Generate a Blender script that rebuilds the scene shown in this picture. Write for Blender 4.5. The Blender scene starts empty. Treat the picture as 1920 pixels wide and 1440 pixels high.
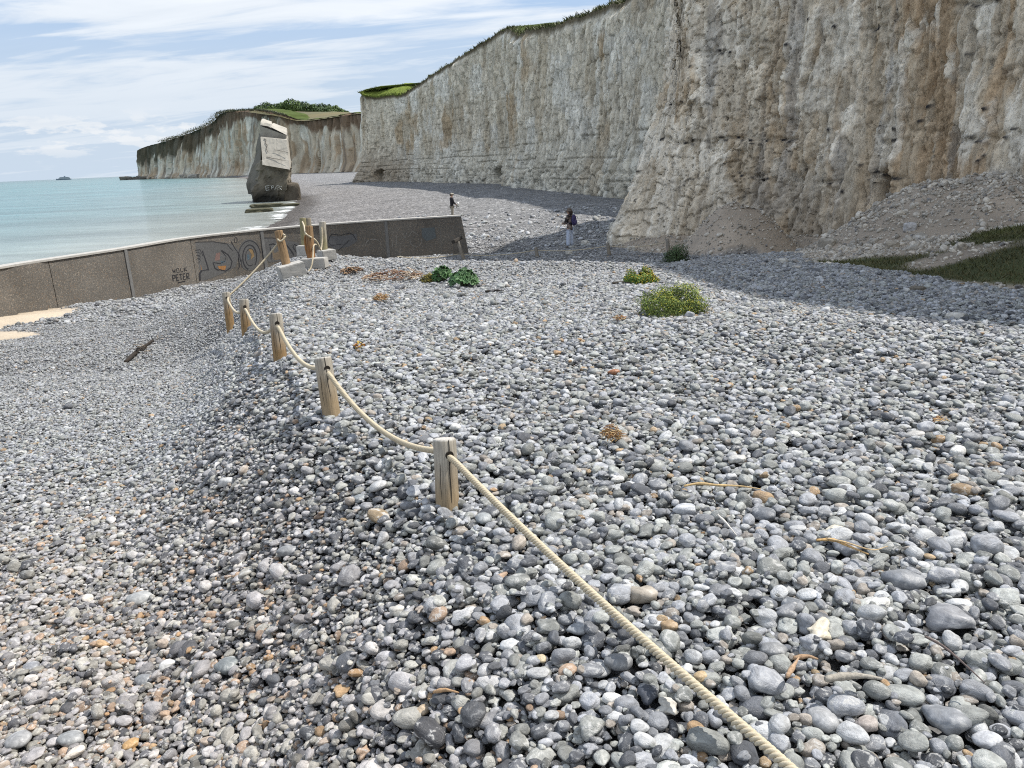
import bpy, bmesh, math, random
import numpy as np
from mathutils import Vector, Matrix, Euler

random.seed(7)
RNG = np.random.default_rng(11)
scene = bpy.context.scene
COL = scene.collection

# ---------------------------------------------------------------- camera
F_PX, PITCH, ROLL = 1442.0, math.radians(16.27), math.radians(2.5)
CAM = np.array([0.0, 0.0, 1.7])
FWD = np.array([0, math.cos(PITCH), -math.sin(PITCH)])
_u0 = np.array([0, math.sin(PITCH), math.cos(PITCH)])
_r0 = np.array([1.0, 0, 0])
RT = _r0 * math.cos(ROLL) - _u0 * math.sin(ROLL)
UP = _u0 * math.cos(ROLL) + _r0 * math.sin(ROLL)
cd = bpy.data.cameras.new('camera')
cam = bpy.data.objects.new('camera', cd)
COL.objects.link(cam)
cd.sensor_fit = 'HORIZONTAL'
cd.sensor_width = 36.0
cd.lens = 36.0 * F_PX / 1920.0
cd.clip_start, cd.clip_end = 0.05, 60000.0
cam.matrix_world = Matrix(((RT[0], UP[0], -FWD[0], CAM[0]), (RT[1], UP[1], -FWD[1], CAM[1]),
                           (RT[2], UP[2], -FWD[2], CAM[2]), (0, 0, 0, 1)))
scene.camera = cam

# ---------------------------------------------------------------- light, sky, exposure
SUN_AZ, SUN_EL = math.radians(72.0), math.radians(58.0)     # azimuth clockwise from +Y
scene.view_settings.view_transform = 'Standard'
scene.view_settings.look = 'None'
scene.view_settings.exposure = 0.25
scene.view_settings.gamma = 1.0
scene.cycles.filter_width = 1.1
scene.cycles.use_denoising = False          # keeps the grain of stone and water
sd = bpy.data.lights.new('sun', 'SUN')
sd.energy, sd.angle, sd.color = 4.9, math.radians(0.5), (1.0, 0.955, 0.89)
sun = bpy.data.objects.new('sun', sd)
COL.objects.link(sun)
_s = Vector((math.cos(SUN_EL) * math.sin(SUN_AZ), math.cos(SUN_EL) * math.cos(SUN_AZ), math.sin(SUN_EL)))
sun.rotation_euler = _s.to_track_quat('Z', 'Y').to_euler()
sun.location = (60, 20, 90)


class NT:
    """short helper round a node tree"""
    def __init__(self, nt):
        self.nt = nt
        nt.nodes.clear()

    def n(self, typ, **kw):
        nd = self.nt.nodes.new(typ)
        ins = kw.pop('ins', {})
        for k, v in kw.items():
            setattr(nd, k, v)
        for k, v in ins.items():
            s = nd.inputs[k]
            if isinstance(v, bpy.types.NodeSocket):
                self.nt.links.new(v, s)
            else:
                s.default_value = v
        return nd

    def math(self, op, a, b=None, c=None, clamp=False):
        nd = self.nt.nodes.new('ShaderNodeMath')
        nd.operation = op
        nd.use_clamp = clamp
        for i, v in enumerate((a, b, c)):
            if v is None:
                continue
            if isinstance(v, bpy.types.NodeSocket):
                self.nt.links.new(v, nd.inputs[i])
            else:
                nd.inputs[i].default_value = v
        return nd.outputs[0]

    def mix(self, fac, a, b, blend='MIX'):
        nd = self.nt.nodes.new('ShaderNodeMix')
        nd.data_type = 'RGBA'
        nd.blend_type = blend
        for s, v in ((nd.inputs[0], fac), (nd.inputs[6], a), (nd.inputs[7], b)):
            if isinstance(v, bpy.types.NodeSocket):
                self.nt.links.new(v, s)
            elif isinstance(v, (int, float)):
                s.default_value = v
            else:
                s.default_value = tuple(v) + ((1.0,) if len(v) == 3 else ())
        return nd.outputs[2]

    def ramp(self, fac, stops, interp='LINEAR'):
        nd = self.nt.nodes.new('ShaderNodeValToRGB')
        nd.color_ramp.interpolation = interp
        el = nd.color_ramp.elements
        while len(el) < len(stops):
            el.new(0.5)
        for e, (p, c) in zip(el, stops):
            e.position = p
            e.color = tuple(c) + (1.0,) if not isinstance(c, (int, float)) else (c, c, c, 1)
        self.nt.links.new(fac, nd.inputs[0])
        return nd.outputs[0]

    def smooth(self, v, a, b):
        nd = self.nt.nodes.new('ShaderNodeMapRange')
        nd.interpolation_type = 'SMOOTHSTEP'
        self.nt.links.new(v, nd.inputs[0])
        nd.inputs[1].default_value, nd.inputs[2].default_value = a, b
        return nd.outputs[0]

    def link(self, a, b):
        self.nt.links.new(a, b)


def build_world():
    w = bpy.data.worlds.new('World')
    scene.world = w
    w.use_nodes = True
    t = NT(w.node_tree)
    out = t.n('ShaderNodeOutputWorld')
    bg = t.n('ShaderNodeBackground')
    bg.inputs[1].default_value = 0.088
    t.link(bg.outputs[0], out.inputs[0])
    sky = t.n('ShaderNodeTexSky', sky_type='NISHITA', sun_disc=False, sun_elevation=SUN_EL,
              sun_rotation=SUN_AZ, altitude=0.0, air_density=1.0, dust_density=0.6, ozone_density=1.4)
    tc = t.n('ShaderNodeTexCoord')
    sep = t.n('ShaderNodeSeparateXYZ', ins={0: tc.outputs['Generated']})
    x, y, z = sep.outputs
    zc = t.math('MAXIMUM', z, 0.0)
    den = t.math('ADD', zc, 0.10)
    u = t.math('DIVIDE', x, den)
    v = t.math('DIVIDE', y, den)
    # high thin cloud sheet, drawn out in long streaks
    uv = t.n('ShaderNodeCombineXYZ', ins={0: t.math('ADD', t.math('MULTIPLY', u, 0.34), t.math('MULTIPLY', v, -0.10)),
                                         1: t.math('ADD', t.math('MULTIPLY', v, 1.05), t.math('MULTIPLY', u, 0.22))})
    n1 = t.n('ShaderNodeTexNoise', ins={'Vector': uv.outputs[0], 'Scale': 0.62, 'Detail': 6.0, 'Roughness': 0.56, 'Distortion': 0.5})
    n2 = t.n('ShaderNodeTexNoise', ins={'Vector': uv.outputs[0], 'Scale': 2.6, 'Detail': 7.0, 'Roughness': 0.6, 'Distortion': 0.8})
    cov = t.math('ADD', t.math('MULTIPLY', n1.outputs[0], 0.72), t.math('MULTIPLY', n2.outputs[0], 0.28))
    m = t.smooth(cov, 0.40, 0.545)
    # thinner veil low down, clearer blue is left in the gaps
    veil = t.smooth(z, 0.30, 0.0)
    m = t.math('MAXIMUM', m, t.math('MULTIPLY', veil, 0.62))
    m = t.math('MULTIPLY', m, 0.93)
    tone = t.ramp(n2.outputs[0], [(0.3, (8.8, 9.15, 9.6)), (0.7, (11.2, 11.3, 11.4))])
    low = t.smooth(z, 0.0, 0.35)
    ctone = t.mix(low, (7.0, 7.75, 8.6), tone)
    skyc = t.mix(1.0, sky.outputs[0], (1.02, 1.13, 1.25), 'MULTIPLY')
    skyb = t.mix(low, (4.1, 5.5, 7.2), t.mix(0.7, skyc, (2.3, 4.9, 9.4)))
    c1 = t.mix(m, skyb, ctone)
    # small heaped clouds standing low over the sea
    az = t.math('ARCTAN2', x, y)
    el = t.math('DIVIDE', z, t.math('SQRT', t.math('ADD', t.math('MULTIPLY', x, x), t.math('MULTIPLY', y, y))))
    cv = t.n('ShaderNodeCombineXYZ', ins={0: t.math('MULTIPLY', az, 9.0), 1: t.math('MULTIPLY', el, 26.0)})
    n3 = t.n('ShaderNodeTexNoise', ins={'Vector': cv.outputs[0], 'Scale': 2.3, 'Detail': 9.0, 'Roughness': 0.58})
    band = t.math('MULTIPLY', t.smooth(el, 0.008, 0.040), t.smooth(el, 0.078, 0.050))
    cm = t.smooth(t.math('ADD', n3.outputs[0], t.math('MULTIPLY', band, 0.10)), 0.57, 0.66)
    cm = t.math('MULTIPLY', t.math('MULTIPLY', cm, band), 0.6)
    c2 = t.mix(cm, c1, (9.0, 9.1, 9.2))
    t.link(c2, bg.inputs[0])


build_world()

# ---------------------------------------------------------------- pixel <-> world helpers (measured on a 1920 x 1440 picture)
def ray(px, py):
    return FWD + RT * (px - 960) / F_PX + UP * (720 - py) / F_PX


def atz(px, py, z):
    d = ray(px, py)
    return CAM + d * ((z - CAM[2]) / d[2])


def atd(px, py, depth):
    return CAM + ray(px, py) * depth


def aty(px, py, y):
    d = ray(px, py)
    return CAM + d * (y / d[1])


# ---------------------------------------------------------------- noise
def _hash(ix, iy, seed):
    h = (ix.astype(np.int64) * 374761393 + iy.astype(np.int64) * 668265263 + seed * 974634777) & 0xFFFFFFFF
    h = ((h ^ (h >> 13)) * 1274126177) & 0xFFFFFFFF
    h = ((h ^ (h >> 16)) * 2246822519) & 0xFFFFFFFF
    return ((h ^ (h >> 15)) & 0xFFFFFF) / float(0x1000000)


def vnoise(x, y, seed=0):
    x, y = np.asarray(x, float), np.asarray(y, float)
    ix, iy = np.floor(x), np.floor(y)
    fx, fy = x - ix, y - iy
    fx, fy = fx * fx * fx * (fx * (fx * 6 - 15) + 10), fy * fy * fy * (fy * (fy * 6 - 15) + 10)
    a, b = _hash(ix, iy, seed), _hash(ix + 1, iy, seed)
    c, d = _hash(ix, iy + 1, seed), _hash(ix + 1, iy + 1, seed)
    return (a + (b - a) * fx) * (1 - fy) + (c + (d - c) * fx) * fy


def fbm(x, y, seed=0, oct=4, gain=0.5):
    s, a, t = 0.0, 1.0, 0.0
    for i in range(oct):
        s = s + a * (vnoise(x, y, seed + i * 17) * 2 - 1)
        t += a
        a *= gain
        x, y = x * 2.03 + 11.3, y * 2.03 - 7.1
    return s / t


def worley(x, y, seed=0):
    x, y = np.asarray(x, float), np.asarray(y, float)
    ix, iy = np.floor(x), np.floor(y)
    f1 = np.full(x.shape, 9.0)
    f2 = np.full(x.shape, 9.0)
    cid = np.zeros(x.shape)
    for dx in (-1, 0, 1):
        for dy in (-1, 0, 1):
            cx, cy = ix + dx, iy + dy
            px = cx + 0.1 + 0.8 * _hash(cx, cy, seed)
            py = cy + 0.1 + 0.8 * _hash(cx, cy, seed + 5)
            d = np.hypot(x - px, y - py)
            h = _hash(cx, cy, seed + 9)
            near = d < f1
            f2 = np.where(near, f1, np.minimum(f2, d))
            cid = np.where(near, h, cid)
            f1 = np.where(near, d, f1)
    return f1, f2, cid


def sst(x, a, b):
    t = np.clip((np.asarray(x, float) - a) / (b - a), 0, 1)
    return t * t * (3 - 2 * t)


# ---------------------------------------------------------------- mesh helpers
def link(o, parent=None):
    COL.objects.link(o)
    if parent is not None:
        o.parent = parent
    return o


def tag(o, label=None, cat=None, group=None, kind=None):
    for k, v in (('label', label), ('category', cat), ('group', group), ('kind', kind)):
        if v:
            o[k] = v
    return o


def np_mesh(name, verts, faces, mat=None, parent=None, smooth=True, cols=None, colname='Col', loc=None):
    """verts (n,3), faces: (m,k) int array or list of lists; cols (n,3) per vertex colour"""
    verts = np.asarray(verts, np.float32)
    me = bpy.data.meshes.new(name)
    if isinstance(faces, np.ndarray):
        m, k = faces.shape
        me.vertices.add(len(verts))
        me.vertices.foreach_set('co', verts.ravel())
        me.loops.add(m * k)
        me.loops.foreach_set('vertex_index', faces.astype(np.int32).ravel())
        me.polygons.add(m)
        me.polygons.foreach_set('loop_start', np.arange(0, m * k, k, dtype=np.int32))
        me.update(calc_edges=True)
    else:
        me.from_pydata([tuple(map(float, v)) for v in verts], [], faces)
        me.update()
    me.validate()
    if smooth:
        me.polygons.foreach_set('use_smooth', np.ones(len(me.polygons), bool))
    if cols is not None:
        at = me.attributes.new(colname, 'FLOAT_COLOR', 'POINT')
        c4 = np.ones((len(verts), 4), np.float32)
        c4[:, :3] = cols
        at.data.foreach_set('color', c4.ravel())
    if mat:
        me.materials.append(mat)
    o = bpy.data.objects.new(name, me)
    if loc is not None:
        o.location = loc
    return link(o, parent)


def empty(name, loc, rz=0.0):
    o = bpy.data.objects.new(name, None)
    o.empty_display_size = 0.1
    o.location = loc
    o.rotation_euler = (0, 0, rz)
    return link(o)


class MB:
    """collects shapes; build() links ONE mesh object"""
    def __init__(self):
        self.v, self.f, self.c = [], [], []

    def add(self, verts, faces, col=(1, 1, 1)):
        b = len(self.v)
        self.v += [tuple(map(float, p)) for p in verts]
        self.f += [[i + b for i in fc] for fc in faces]
        self.c += [tuple(col)] * len(verts)

    def box(self, lo, hi, col=(1, 1, 1), m=None):
        x0, y0, z0 = lo
        x1, y1, z1 = hi
        p = [(x0, y0, z0), (x1, y0, z0), (x1, y1, z0), (x0, y1, z0), (x0, y0, z1), (x1, y0, z1), (x1, y1, z1), (x0, y1, z1)]
        if m is not None:
            p = [m @ Vector(q) for q in p]
        self.add(p, [(0, 3, 2, 1), (4, 5, 6, 7), (0, 1, 5, 4), (1, 2, 6, 5), (2, 3, 7, 6), (3, 0, 4, 7)], col)

    def tube(self, pts, rad, seg=8, col=(1, 1, 1), cap=True, wob=0.0):
        pts = [np.asarray(p, float) for p in pts]
        n = len(pts)
        rads = rad if hasattr(rad, '__len__') else [rad] * n
        ref = np.array([0.13, 0.21, 0.97])
        vs = []
        for i in range(n):
            t = pts[min(i + 1, n - 1)] - pts[max(i - 1, 0)]
            t = t / (np.linalg.norm(t) + 1e-9)
            if abs(t @ ref) > 0.95:
                ref = np.array([0.9, 0.3, 0.1])
            a = np.cross(t, ref)
            a /= np.linalg.norm(a)
            b = np.cross(t, a)
            for k in range(seg):
                an = 2 * math.pi * k / seg
                r = rads[i] * (1 + wob * (random.random() - 0.5))
                vs.append(pts[i] + (a * math.cos(an) + b * math.sin(an)) * r)
        fs = []
        for i in range(n - 1):
            for k in range(seg):
                k2 = (k + 1) % seg
                fs.append((i * seg + k, i * seg + k2, (i + 1) * seg + k2, (i + 1) * seg + k))
        if cap:
            fs.append(tuple(range(seg))[::-1])
            fs.append(tuple(range((n - 1) * seg, n * seg)))
        self.add(vs, fs, col)

    def build(self, name, mat, parent=None, smooth=False, loc=None, bevel=0.0):
        o = np_mesh(name, self.v, self.f, mat, parent, smooth, np.array(self.c) if self.c else None, loc=loc)
        if bevel:
            b = o.modifiers.new('bevel', 'BEVEL')
            b.width, b.segments = bevel, 2
            b.limit_method = 'ANGLE'
        return o


def grid_faces(nr, nc):
    i = np.arange(nr - 1)[:, None] * nc + np.arange(nc - 1)[None, :]
    return np.stack([i, i + 1, i + nc + 1, i + nc], -1).reshape(-1, 4)


# ---------------------------------------------------------------- materials
def mat_new(name):
    m = bpy.data.materials.new(name)
    m.use_nodes = True
    t = NT(m.node_tree)
    out = t.n('ShaderNodeOutputMaterial')
    bs = t.n('ShaderNodeBsdfPrincipled')
    t.link(bs.outputs[0], out.inputs[0])
    return m, t, bs


def simple_mat(name, col, rough=0.8, var=0.25, scale=12.0, bump=0.3, bdist=0.01, attr=None, spec=0.3, stretch=None, detail=6.0, metal=0.0):
    m, t, bs = mat_new(name)
    tc = t.n('ShaderNodeTexCoord')
    vec = tc.outputs['Object']
    if stretch:
        vec = t.n('ShaderNodeMapping', ins={0: vec, 3: stretch}).outputs[0]
    nz = t.n('ShaderNodeTexNoise', ins={'Vector': vec, 'Scale': scale, 'Detail': detail, 'Roughness': 0.62})
    f = t.ramp(nz.outputs[0], [(0.25, 1 - var), (0.75, 1 + var)])
    if attr:
        base = t.n('ShaderNodeAttribute', attribute_name=attr).outputs[0]
        if col != (1, 1, 1):
            base = t.mix(1.0, base, col, 'MULTIPLY')
        c = t.mix(1.0, base, f, 'MULTIPLY')
    else:
        c = t.mix(1.0, col, f, 'MULTIPLY')
    t.link(c, bs.inputs['Base Color'])
    bs.inputs['Roughness'].default_value = rough
    bs.inputs['Specular IOR Level'].default_value = spec
    bs.inputs['Metallic'].default_value = metal
    if bump:
        b = t.n('ShaderNodeBump', ins={'Strength': bump, 'Distance': bdist, 'Height': nz.outputs[0]})
        t.link(b.outputs[0], bs.inputs['Normal'])
    return m


def make_pebble_mat(name, instanced=True, col=None, mott=0.8):
    m, t, bs = mat_new(name)
    tc = t.n('ShaderNodeTexCoord')
    if instanced:
        base = t.n('ShaderNodeAttribute', attribute_name='col', attribute_type='INSTANCER').outputs[0]
        rnd = t.n('ShaderNodeAttribute', attribute_name='rnd', attribute_type='INSTANCER').outputs[2]
        vec = t.n('ShaderNodeVectorMath', operation='ADD',
                  ins={0: tc.outputs['Object'], 1: t.n('ShaderNodeCombineXYZ', ins={0: t.math('MULTIPLY', rnd, 57.0), 1: t.math('MULTIPLY', rnd, 91.0)}).outputs[0]}).outputs[0]
    else:
        base = t.n('ShaderNodeRGB')
        base.outputs[0].default_value = tuple(col) + (1,)
        base = base.outputs[0]
        rnd = None
        vec = tc.outputs['Object']
    n1 = t.n('ShaderNodeTexNoise', ins={'Vector': vec, 'Scale': 1.4, 'Detail': 5.0, 'Roughness': 0.6, 'Distortion': 0.6})
    n2 = t.n('ShaderNodeTexNoise', ins={'Vector': vec, 'Scale': 6.0, 'Detail': 4.0, 'Roughness': 0.7})
    f1 = t.ramp(n1.outputs[0], [(0.3, 0.6), (0.7, 1.34)])
    c = t.mix(1.0, base, f1, 'MULTIPLY')
    pale = t.smooth(n1.outputs[0], 0.54, 0.64)
    if rnd is not None:
        sel = t.smooth(rnd, 0.35, 0.7)
        pale = t.math('MULTIPLY', t.math('MULTIPLY', pale, sel), mott)
    else:
        pale = t.math('MULTIPLY', pale, mott)
    c = t.mix(pale, c, (0.50, 0.495, 0.475))
    sp = t.math('MULTIPLY', t.smooth(n2.outputs[0], 0.60, 0.70), 0.45)
    c = t.mix(sp, c, t.mix(1.0, c, (0.45, 0.45, 0.46), 'MULTIPLY'))
    t.link(c, bs.inputs['Base Color'])
    bs.inputs['Roughness'].default_value = 0.48
    bs.inputs['Specular IOR Level'].default_value = 0.45
    b = t.n('ShaderNodeBump', ins={'Strength': 0.35, 'Distance': 0.12 if instanced else 0.006, 'Height': n2.outputs[0]})
    t.link(b.outputs[0], bs.inputs['Normal'])
    return m


def make_ground_mat():
    """the beach sheet: pebble cells where 'peb' is high, sand and chalk rubble elsewhere"""
    m, t, bs = mat_new('beach_ground')
    tc = t.n('ShaderNodeTexCoord')
    vec = tc.outputs['Object']
    base = t.n('ShaderNodeAttribute', attribute_name='Col').outputs[0]
    peb = t.n('ShaderNodeAttribute', attribute_name='peb').outputs[2]
    v1 = t.n('ShaderNodeTexVoronoi', ins={'Vector': vec, 'Scale': 15.0, 'Randomness': 1.0})
    v2 = t.n('ShaderNodeTexVoronoi', ins={'Vector': vec, 'Scale': 4.2, 'Randomness': 1.0})
    n1 = t.n('ShaderNodeTexNoise', ins={'Vector': vec, 'Scale': 0.35, 'Detail': 7.0, 'Roughness': 0.65})
    s1 = t.n('ShaderNodeSeparateColor', ins={0: v1.outputs['Color']})
    s2 = t.n('ShaderNodeSeparateColor', ins={0: v2.outputs['Color']})
    r1 = t.ramp(s1.outputs[0], [(0.0, 0.5), (0.55, 1.0), (0.85, 1.4), (1.0, 2.0)])
    r2 = t.ramp(s2.outputs[1], [(0.0, 0.6), (0.7, 1.0), (0.95, 1.25), (1.0, 1.9)])
    g1 = t.ramp(v1.outputs['Distance'], [(0.25, 1.0), (0.7, 0.5)])
    nb = t.n('ShaderNodeTexNoise', ins={'Vector': vec, 'Scale': 1.7, 'Detail': 4.0, 'Roughness': 0.85})
    r2 = t.mix(1.0, r2, t.ramp(nb.outputs[0], [(0.30, 0.55), (0.5, 1.0), (0.70, 1.5)]), 'MULTIPLY')
    pv = t.mix(1.0, t.mix(1.0, r1, r2, 'MULTIPLY'), g1, 'MULTIPLY')
    pv = t.mix(peb, t.ramp(n1.outputs[0], [(0.2, 0.8), (0.8, 1.2)]), pv)
    c = t.mix(1.0, base, pv, 'MULTIPLY')
    c = t.mix(1.0, c, t.ramp(n1.outputs[0], [(0.3, 0.86), (0.7, 1.14)]), 'MULTIPLY')
    t.link(c, bs.inputs['Base Color'])
    bs.inputs['Roughness'].default_value = 0.85
    bs.inputs['Specular IOR Level'].default_value = 0.2
    nf = t.n('ShaderNodeTexNoise', ins={'Vector': vec, 'Scale': 9.0, 'Detail': 6.0, 'Roughness': 0.7})
    h = t.math('MULTIPLY', t.math('SUBTRACT', 1.0, v1.outputs['Distance']), 0.05)
    h = t.math('ADD', h, t.math('MULTIPLY', t.math('SUBTRACT', 1.0, v2.outputs['Distance']), 0.10))
    h = t.math('ADD', t.math('MULTIPLY', h, peb), t.math('MULTIPLY', nf.outputs[0], 0.05))
    h = t.math('ADD', h, t.math('MULTIPLY', t.math('MULTIPLY', nb.outputs[0], peb), 0.30))
    b = t.n('ShaderNodeBump', ins={'Strength': 0.9, 'Distance': 1.0, 'Height': h})
    t.link(b.outputs[0], bs.inputs['Normal'])
    return m


def make_chalk_mat(name, scale=3.0, bump=0.6, bdist=0.08):
    m, t, bs = mat_new(name)
    tc = t.n('ShaderNodeTexCoord')
    base = t.n('ShaderNodeAttribute', attribute_name='Col').outputs[0]
    mp = t.n('ShaderNodeMapping', ins={0: tc.outputs['Object'], 3: (1, 1, 0.55)}).outputs[0]
    n1 = t.n('ShaderNodeTexNoise', ins={'Vector': mp, 'Scale': scale, 'Detail': 9.0, 'Roughness': 0.68, 'Distortion': 0.4})
    n2 = t.n('ShaderNodeTexVoronoi', feature='DISTANCE_TO_EDGE', ins={'Vector': t.n('ShaderNodeVectorMath', operation='ADD', ins={0: mp, 1: n1.outputs['Color']}).outputs[0], 'Scale': scale * 0.8})
    crack = t.smooth(n2.outputs['Distance'], 0.0, 0.06)
    f = t.ramp(n1.outputs[0], [(0.25, 0.72), (0.5, 1.0), (0.75, 1.22)])
    c = t.mix(1.0, base, f, 'MULTIPLY')
    c = t.mix(t.math('MULTIPLY', t.math('SUBTRACT', 1.0, crack), 0.10), c, t.mix(1.0, c, (0.5, 0.46, 0.4), 'MULTIPLY'))
    t.link(c, bs.inputs['Base Color'])
    bs.inputs['Roughness'].default_value = 0.92
    bs.inputs['Specular IOR Level'].default_value = 0.15
    h = t.math('ADD', n1.outputs[0], t.math('MULTIPLY', crack, 0.12))
    b = t.n('ShaderNodeBump', ins={'Strength': bump, 'Distance': bdist, 'Height': h})
    t.link(b.outputs[0], bs.inputs['Normal'])
    return m


def make_sea_mat():
    m, t, bs = mat_new('sea_water')
    tc = t.n('ShaderNodeTexCoord')
    vec = tc.outputs['Object']
    shore = t.n('ShaderNodeAttribute', attribute_name='Col').outputs[0]
    mp = t.n('ShaderNodeMapping', ins={0: vec, 2: (0, 0, 0.5), 3: (0.35, 1.0, 1.0)}).outputs[0]
    n1 = t.n('ShaderNodeTexNoise', ins={'Vector': mp, 'Scale': 0.9, 'Detail': 6.0, 'Roughness': 0.65})
    n2 = t.n('ShaderNodeTexNoise', ins={'Vector': mp, 'Scale': 0.16, 'Detail': 6.0, 'Roughness': 0.6})
    n3 = t.n('ShaderNodeTexNoise', ins={'Vector': mp, 'Scale': 0.02, 'Detail': 5.0, 'Roughness': 0.6})
    f = t.mix(1.0, t.ramp(n3.outputs[0], [(0.35, 0.82), (0.65, 1.16)]), t.ramp(n2.outputs[0], [(0.35, 0.80), (0.65, 1.18)]), 'MULTIPLY')
    t.link(t.mix(1.0, shore, f, 'MULTIPLY'), bs.inputs['Base Color'])
    bs.inputs['Roughness'].default_value = 0.16
    bs.inputs['IOR'].default_value = 1.33
    bs.inputs['Specular IOR Level'].default_value = 0.07
    h = t.math('ADD', t.math('MULTIPLY', n1.outputs[0], 0.5), t.math('MULTIPLY', n2.outputs[0], 1.0))
    b = t.n('ShaderNodeBump', ins={'Strength': 0.8, 'Distance': 1.0, 'Height': h})
    t.link(b.outputs[0], bs.inputs['Normal'])
    return m


M_GROUND = make_ground_mat()
M_PEB = make_pebble_mat('pebble_flint')
M_CLIFF = make_chalk_mat('chalk_near', 5.0, 0.8, 0.06)
M_CLIFF_FAR = make_chalk_mat('chalk_far', 1.3, 1.0, 0.40)
M_HEAD = make_chalk_mat('chalk_headland', 0.16, 0.8, 1.2)
M_SEA = make_sea_mat()
M_LEAF = simple_mat('leaf', (1, 1, 1), 0.6, 0.15, 30, 0, attr='Col', spec=0.25)
M_VCOL = simple_mat('painted_cloth', (1, 1, 1), 0.85, 0.15, 18, 0.2, 0.004, attr='Col')

# ---------------------------------------------------------------- terrain
SEA_Z = -3.4
E_Y = np.array([-6, 1.0, 1.54, 2.5, 3.78, 5.16, 7.0, 10.0, 12.2, 14.0, 16.0, 18.0, 24.0])
E_X = np.array([2.4, 0.55, 0.33, -0.06, -0.60, -1.42, -2.20, -3.02, -3.55, -3.85, -4.1, -4.5, -5.0])
ZL_Y = np.array([-5, 2, 8, 15, 21, 25, 28, 60])
ZL_Z = np.array([-0.66, -0.74, -1.13, -1.47, -1.76, -2.06, -2.12, -2.12])
WALL_XY = np.array([(-15.2, 13.0), (-13.67, 20.98), (-13.19, 22.56), (-12.26, 25.0), (-11.41, 28.1), (-9.54, 30.51),
                    (-7.53, 31.9), (-5.0, 32.86), (-2.81, 33.4), (-1.86, 33.62)])
SH_Y = np.array([-20, 10, 25, 40, 60, 73, 81, 95, 110, 142, 200, 300, 400, 560, 700, 900, 1200])
SH_X = np.array([-14, -14, -14.5, -17, -20.5, -22.2, -23.3, -26.4, -29, -37.5, -62, -92, -125, -180, -236, -330, -480])


def behind_wall(x, y):
    """signed distance, positive on the sea side of the wall line"""
    best = np.full(x.shape, 1e9)
    sgn = np.ones(x.shape)
    pts = np.vstack([WALL_XY, [[4.0, 34.6]]])
    for (ax, ay), (bx, by) in zip(pts[:-1], pts[1:]):
        dx, dy = bx - ax, by - ay
        L2 = dx * dx + dy * dy
        tt = np.clip(((x - ax) * dx + (y - ay) * dy) / L2, 0, 1)
        d = np.hypot(x - ax - tt * dx, y - ay - tt * dy)
        side = dx * (y - ay) - dy * (x - ax)      # >0 left of direction = sea side
        upd = d < best - 1e-6
        best = np.where(upd, d, best)
        sgn = np.where(upd, np.sign(side), sgn)
    r = best * sgn
    return np.where((y > 34.5) & (x > 4), 5.0, r)


def terrain(x, y, parts=False):
    x, y = np.asarray(x, float), np.asarray(y, float)
    # upper shingle bank
    yc = np.interp(x, [-6, -3.9, -2.6, 0.5, 2.0, 4.0], [17.0, 16.4, 15.4, 13.6, 12.6, 11.5])
    wd = np.interp(x, [-3, 1.0, 3.0, 6.0], [7.0, 8.5, 15.0, 18.0])
    tback = np.clip((y - yc) / wd, 0, 1)
    zp = 0.0 - 0.075 * sst(y, 6.0, 11.0) - 2.0 * (0.55 * tback + 0.45 * tback * tback * (3 - 2 * tback))
    zp = zp + 0.05 * np.exp(-((x + 3.4) / 1.3) ** 2 - ((y - 14.2) / 1.8) ** 2)
    zp = zp - np.clip(y - 28, 0, 40) * 0.0005
    # left of the rope line it drops to the lower sandy strip
    ex = np.interp(y, E_Y, E_X)
    w = np.interp(y, [1, 5, 10, 13, 16, 20], [1.35, 1.4, 1.45, 1.7, 3.2, 4.5])
    d = (ex - x) * 0.84 + 0.10
    zl = np.interp(y, ZL_Y, ZL_Z)
    td = np.clip(d / w, 0, 1)
    td = td * td * (3 - 2 * td) * 0.7 + td * 0.3
    z = zp + (np.minimum(zl, zp) - zp) * td
    # seaward / far beach
    ds = x - np.interp(y, SH_Y, SH_X)
    zb = SEA_Z + np.where(ds < 0, ds * 0.06, 1.45 * (1 - np.exp(-ds * 0.085)))
    zb = zb + 0.10 * np.sin(ds * 0.55 + fbm(x / 9, y / 9, 40) * 3) * sst(ds, 1.5, 9) * sst(ds, 45, 20)
    zb = zb + 0.02 * np.clip(ds - 60, 0, 40)
    bw = behind_wall(x, y)
    k = np.where(x > -1.6, sst(y + 0.5 * (x + 1.6) * 0, 31.5, 38.0), sst(bw, -0.05, 0.12))
    z = z + (zb - z) * k
    # hollow with dark cobbles and painted slope shade just past the end of the wall
    z = z - 0.28 * np.exp(-((x + 0.2) / 1.5) ** 2 - ((y - 35.2) / 1.6) ** 2)
    z = z + 0.22 * np.exp(-((x + 0.4) / 3.0) ** 2 - ((y - 39.5) / 2.0) ** 2)
    # rubble heaps and bank under the cliff
    bank = sst(x, 5.0, 11.5) * 0.62 * sst(y, 23.0, 12.0)
    bank = bank + 0.55 * np.exp(-((x - 8.2) / 2.2) ** 2 - ((y - 8.0) / 3.4) ** 2)
    z = z + bank
    m1 = np.hypot((x - 10.7) / 3.5, (y - 18.6) / 4.0)
    h1 = 1.42 * np.clip(1 - m1 * m1, 0, 1) ** 1.5
    m2 = np.hypot((x - 8.35) / 2.2, (y - 28.0) / 2.6)
    h2 = 1.72 * np.clip(1 - m2 * m2, 0, 1) ** 1.2
    foot = 0.55 * sst(cliff_dist(x, y), 2.6, 0.2)
    rub = np.maximum(np.maximum(h1, h2), foot * (y < 33) * (y > -20))
    z = z + rub + rub * 0.16 * fbm(x * 1.6, y * 1.6, 71)
    z = z + 0.05 * fbm(x / 1.5, y / 1.5, 31, 3) + 0.02 * fbm(x * 1.7, y * 1.7, 35, 2)
    if parts:
        return z, rub, bank, ds, bw, k, td
    return z


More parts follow.
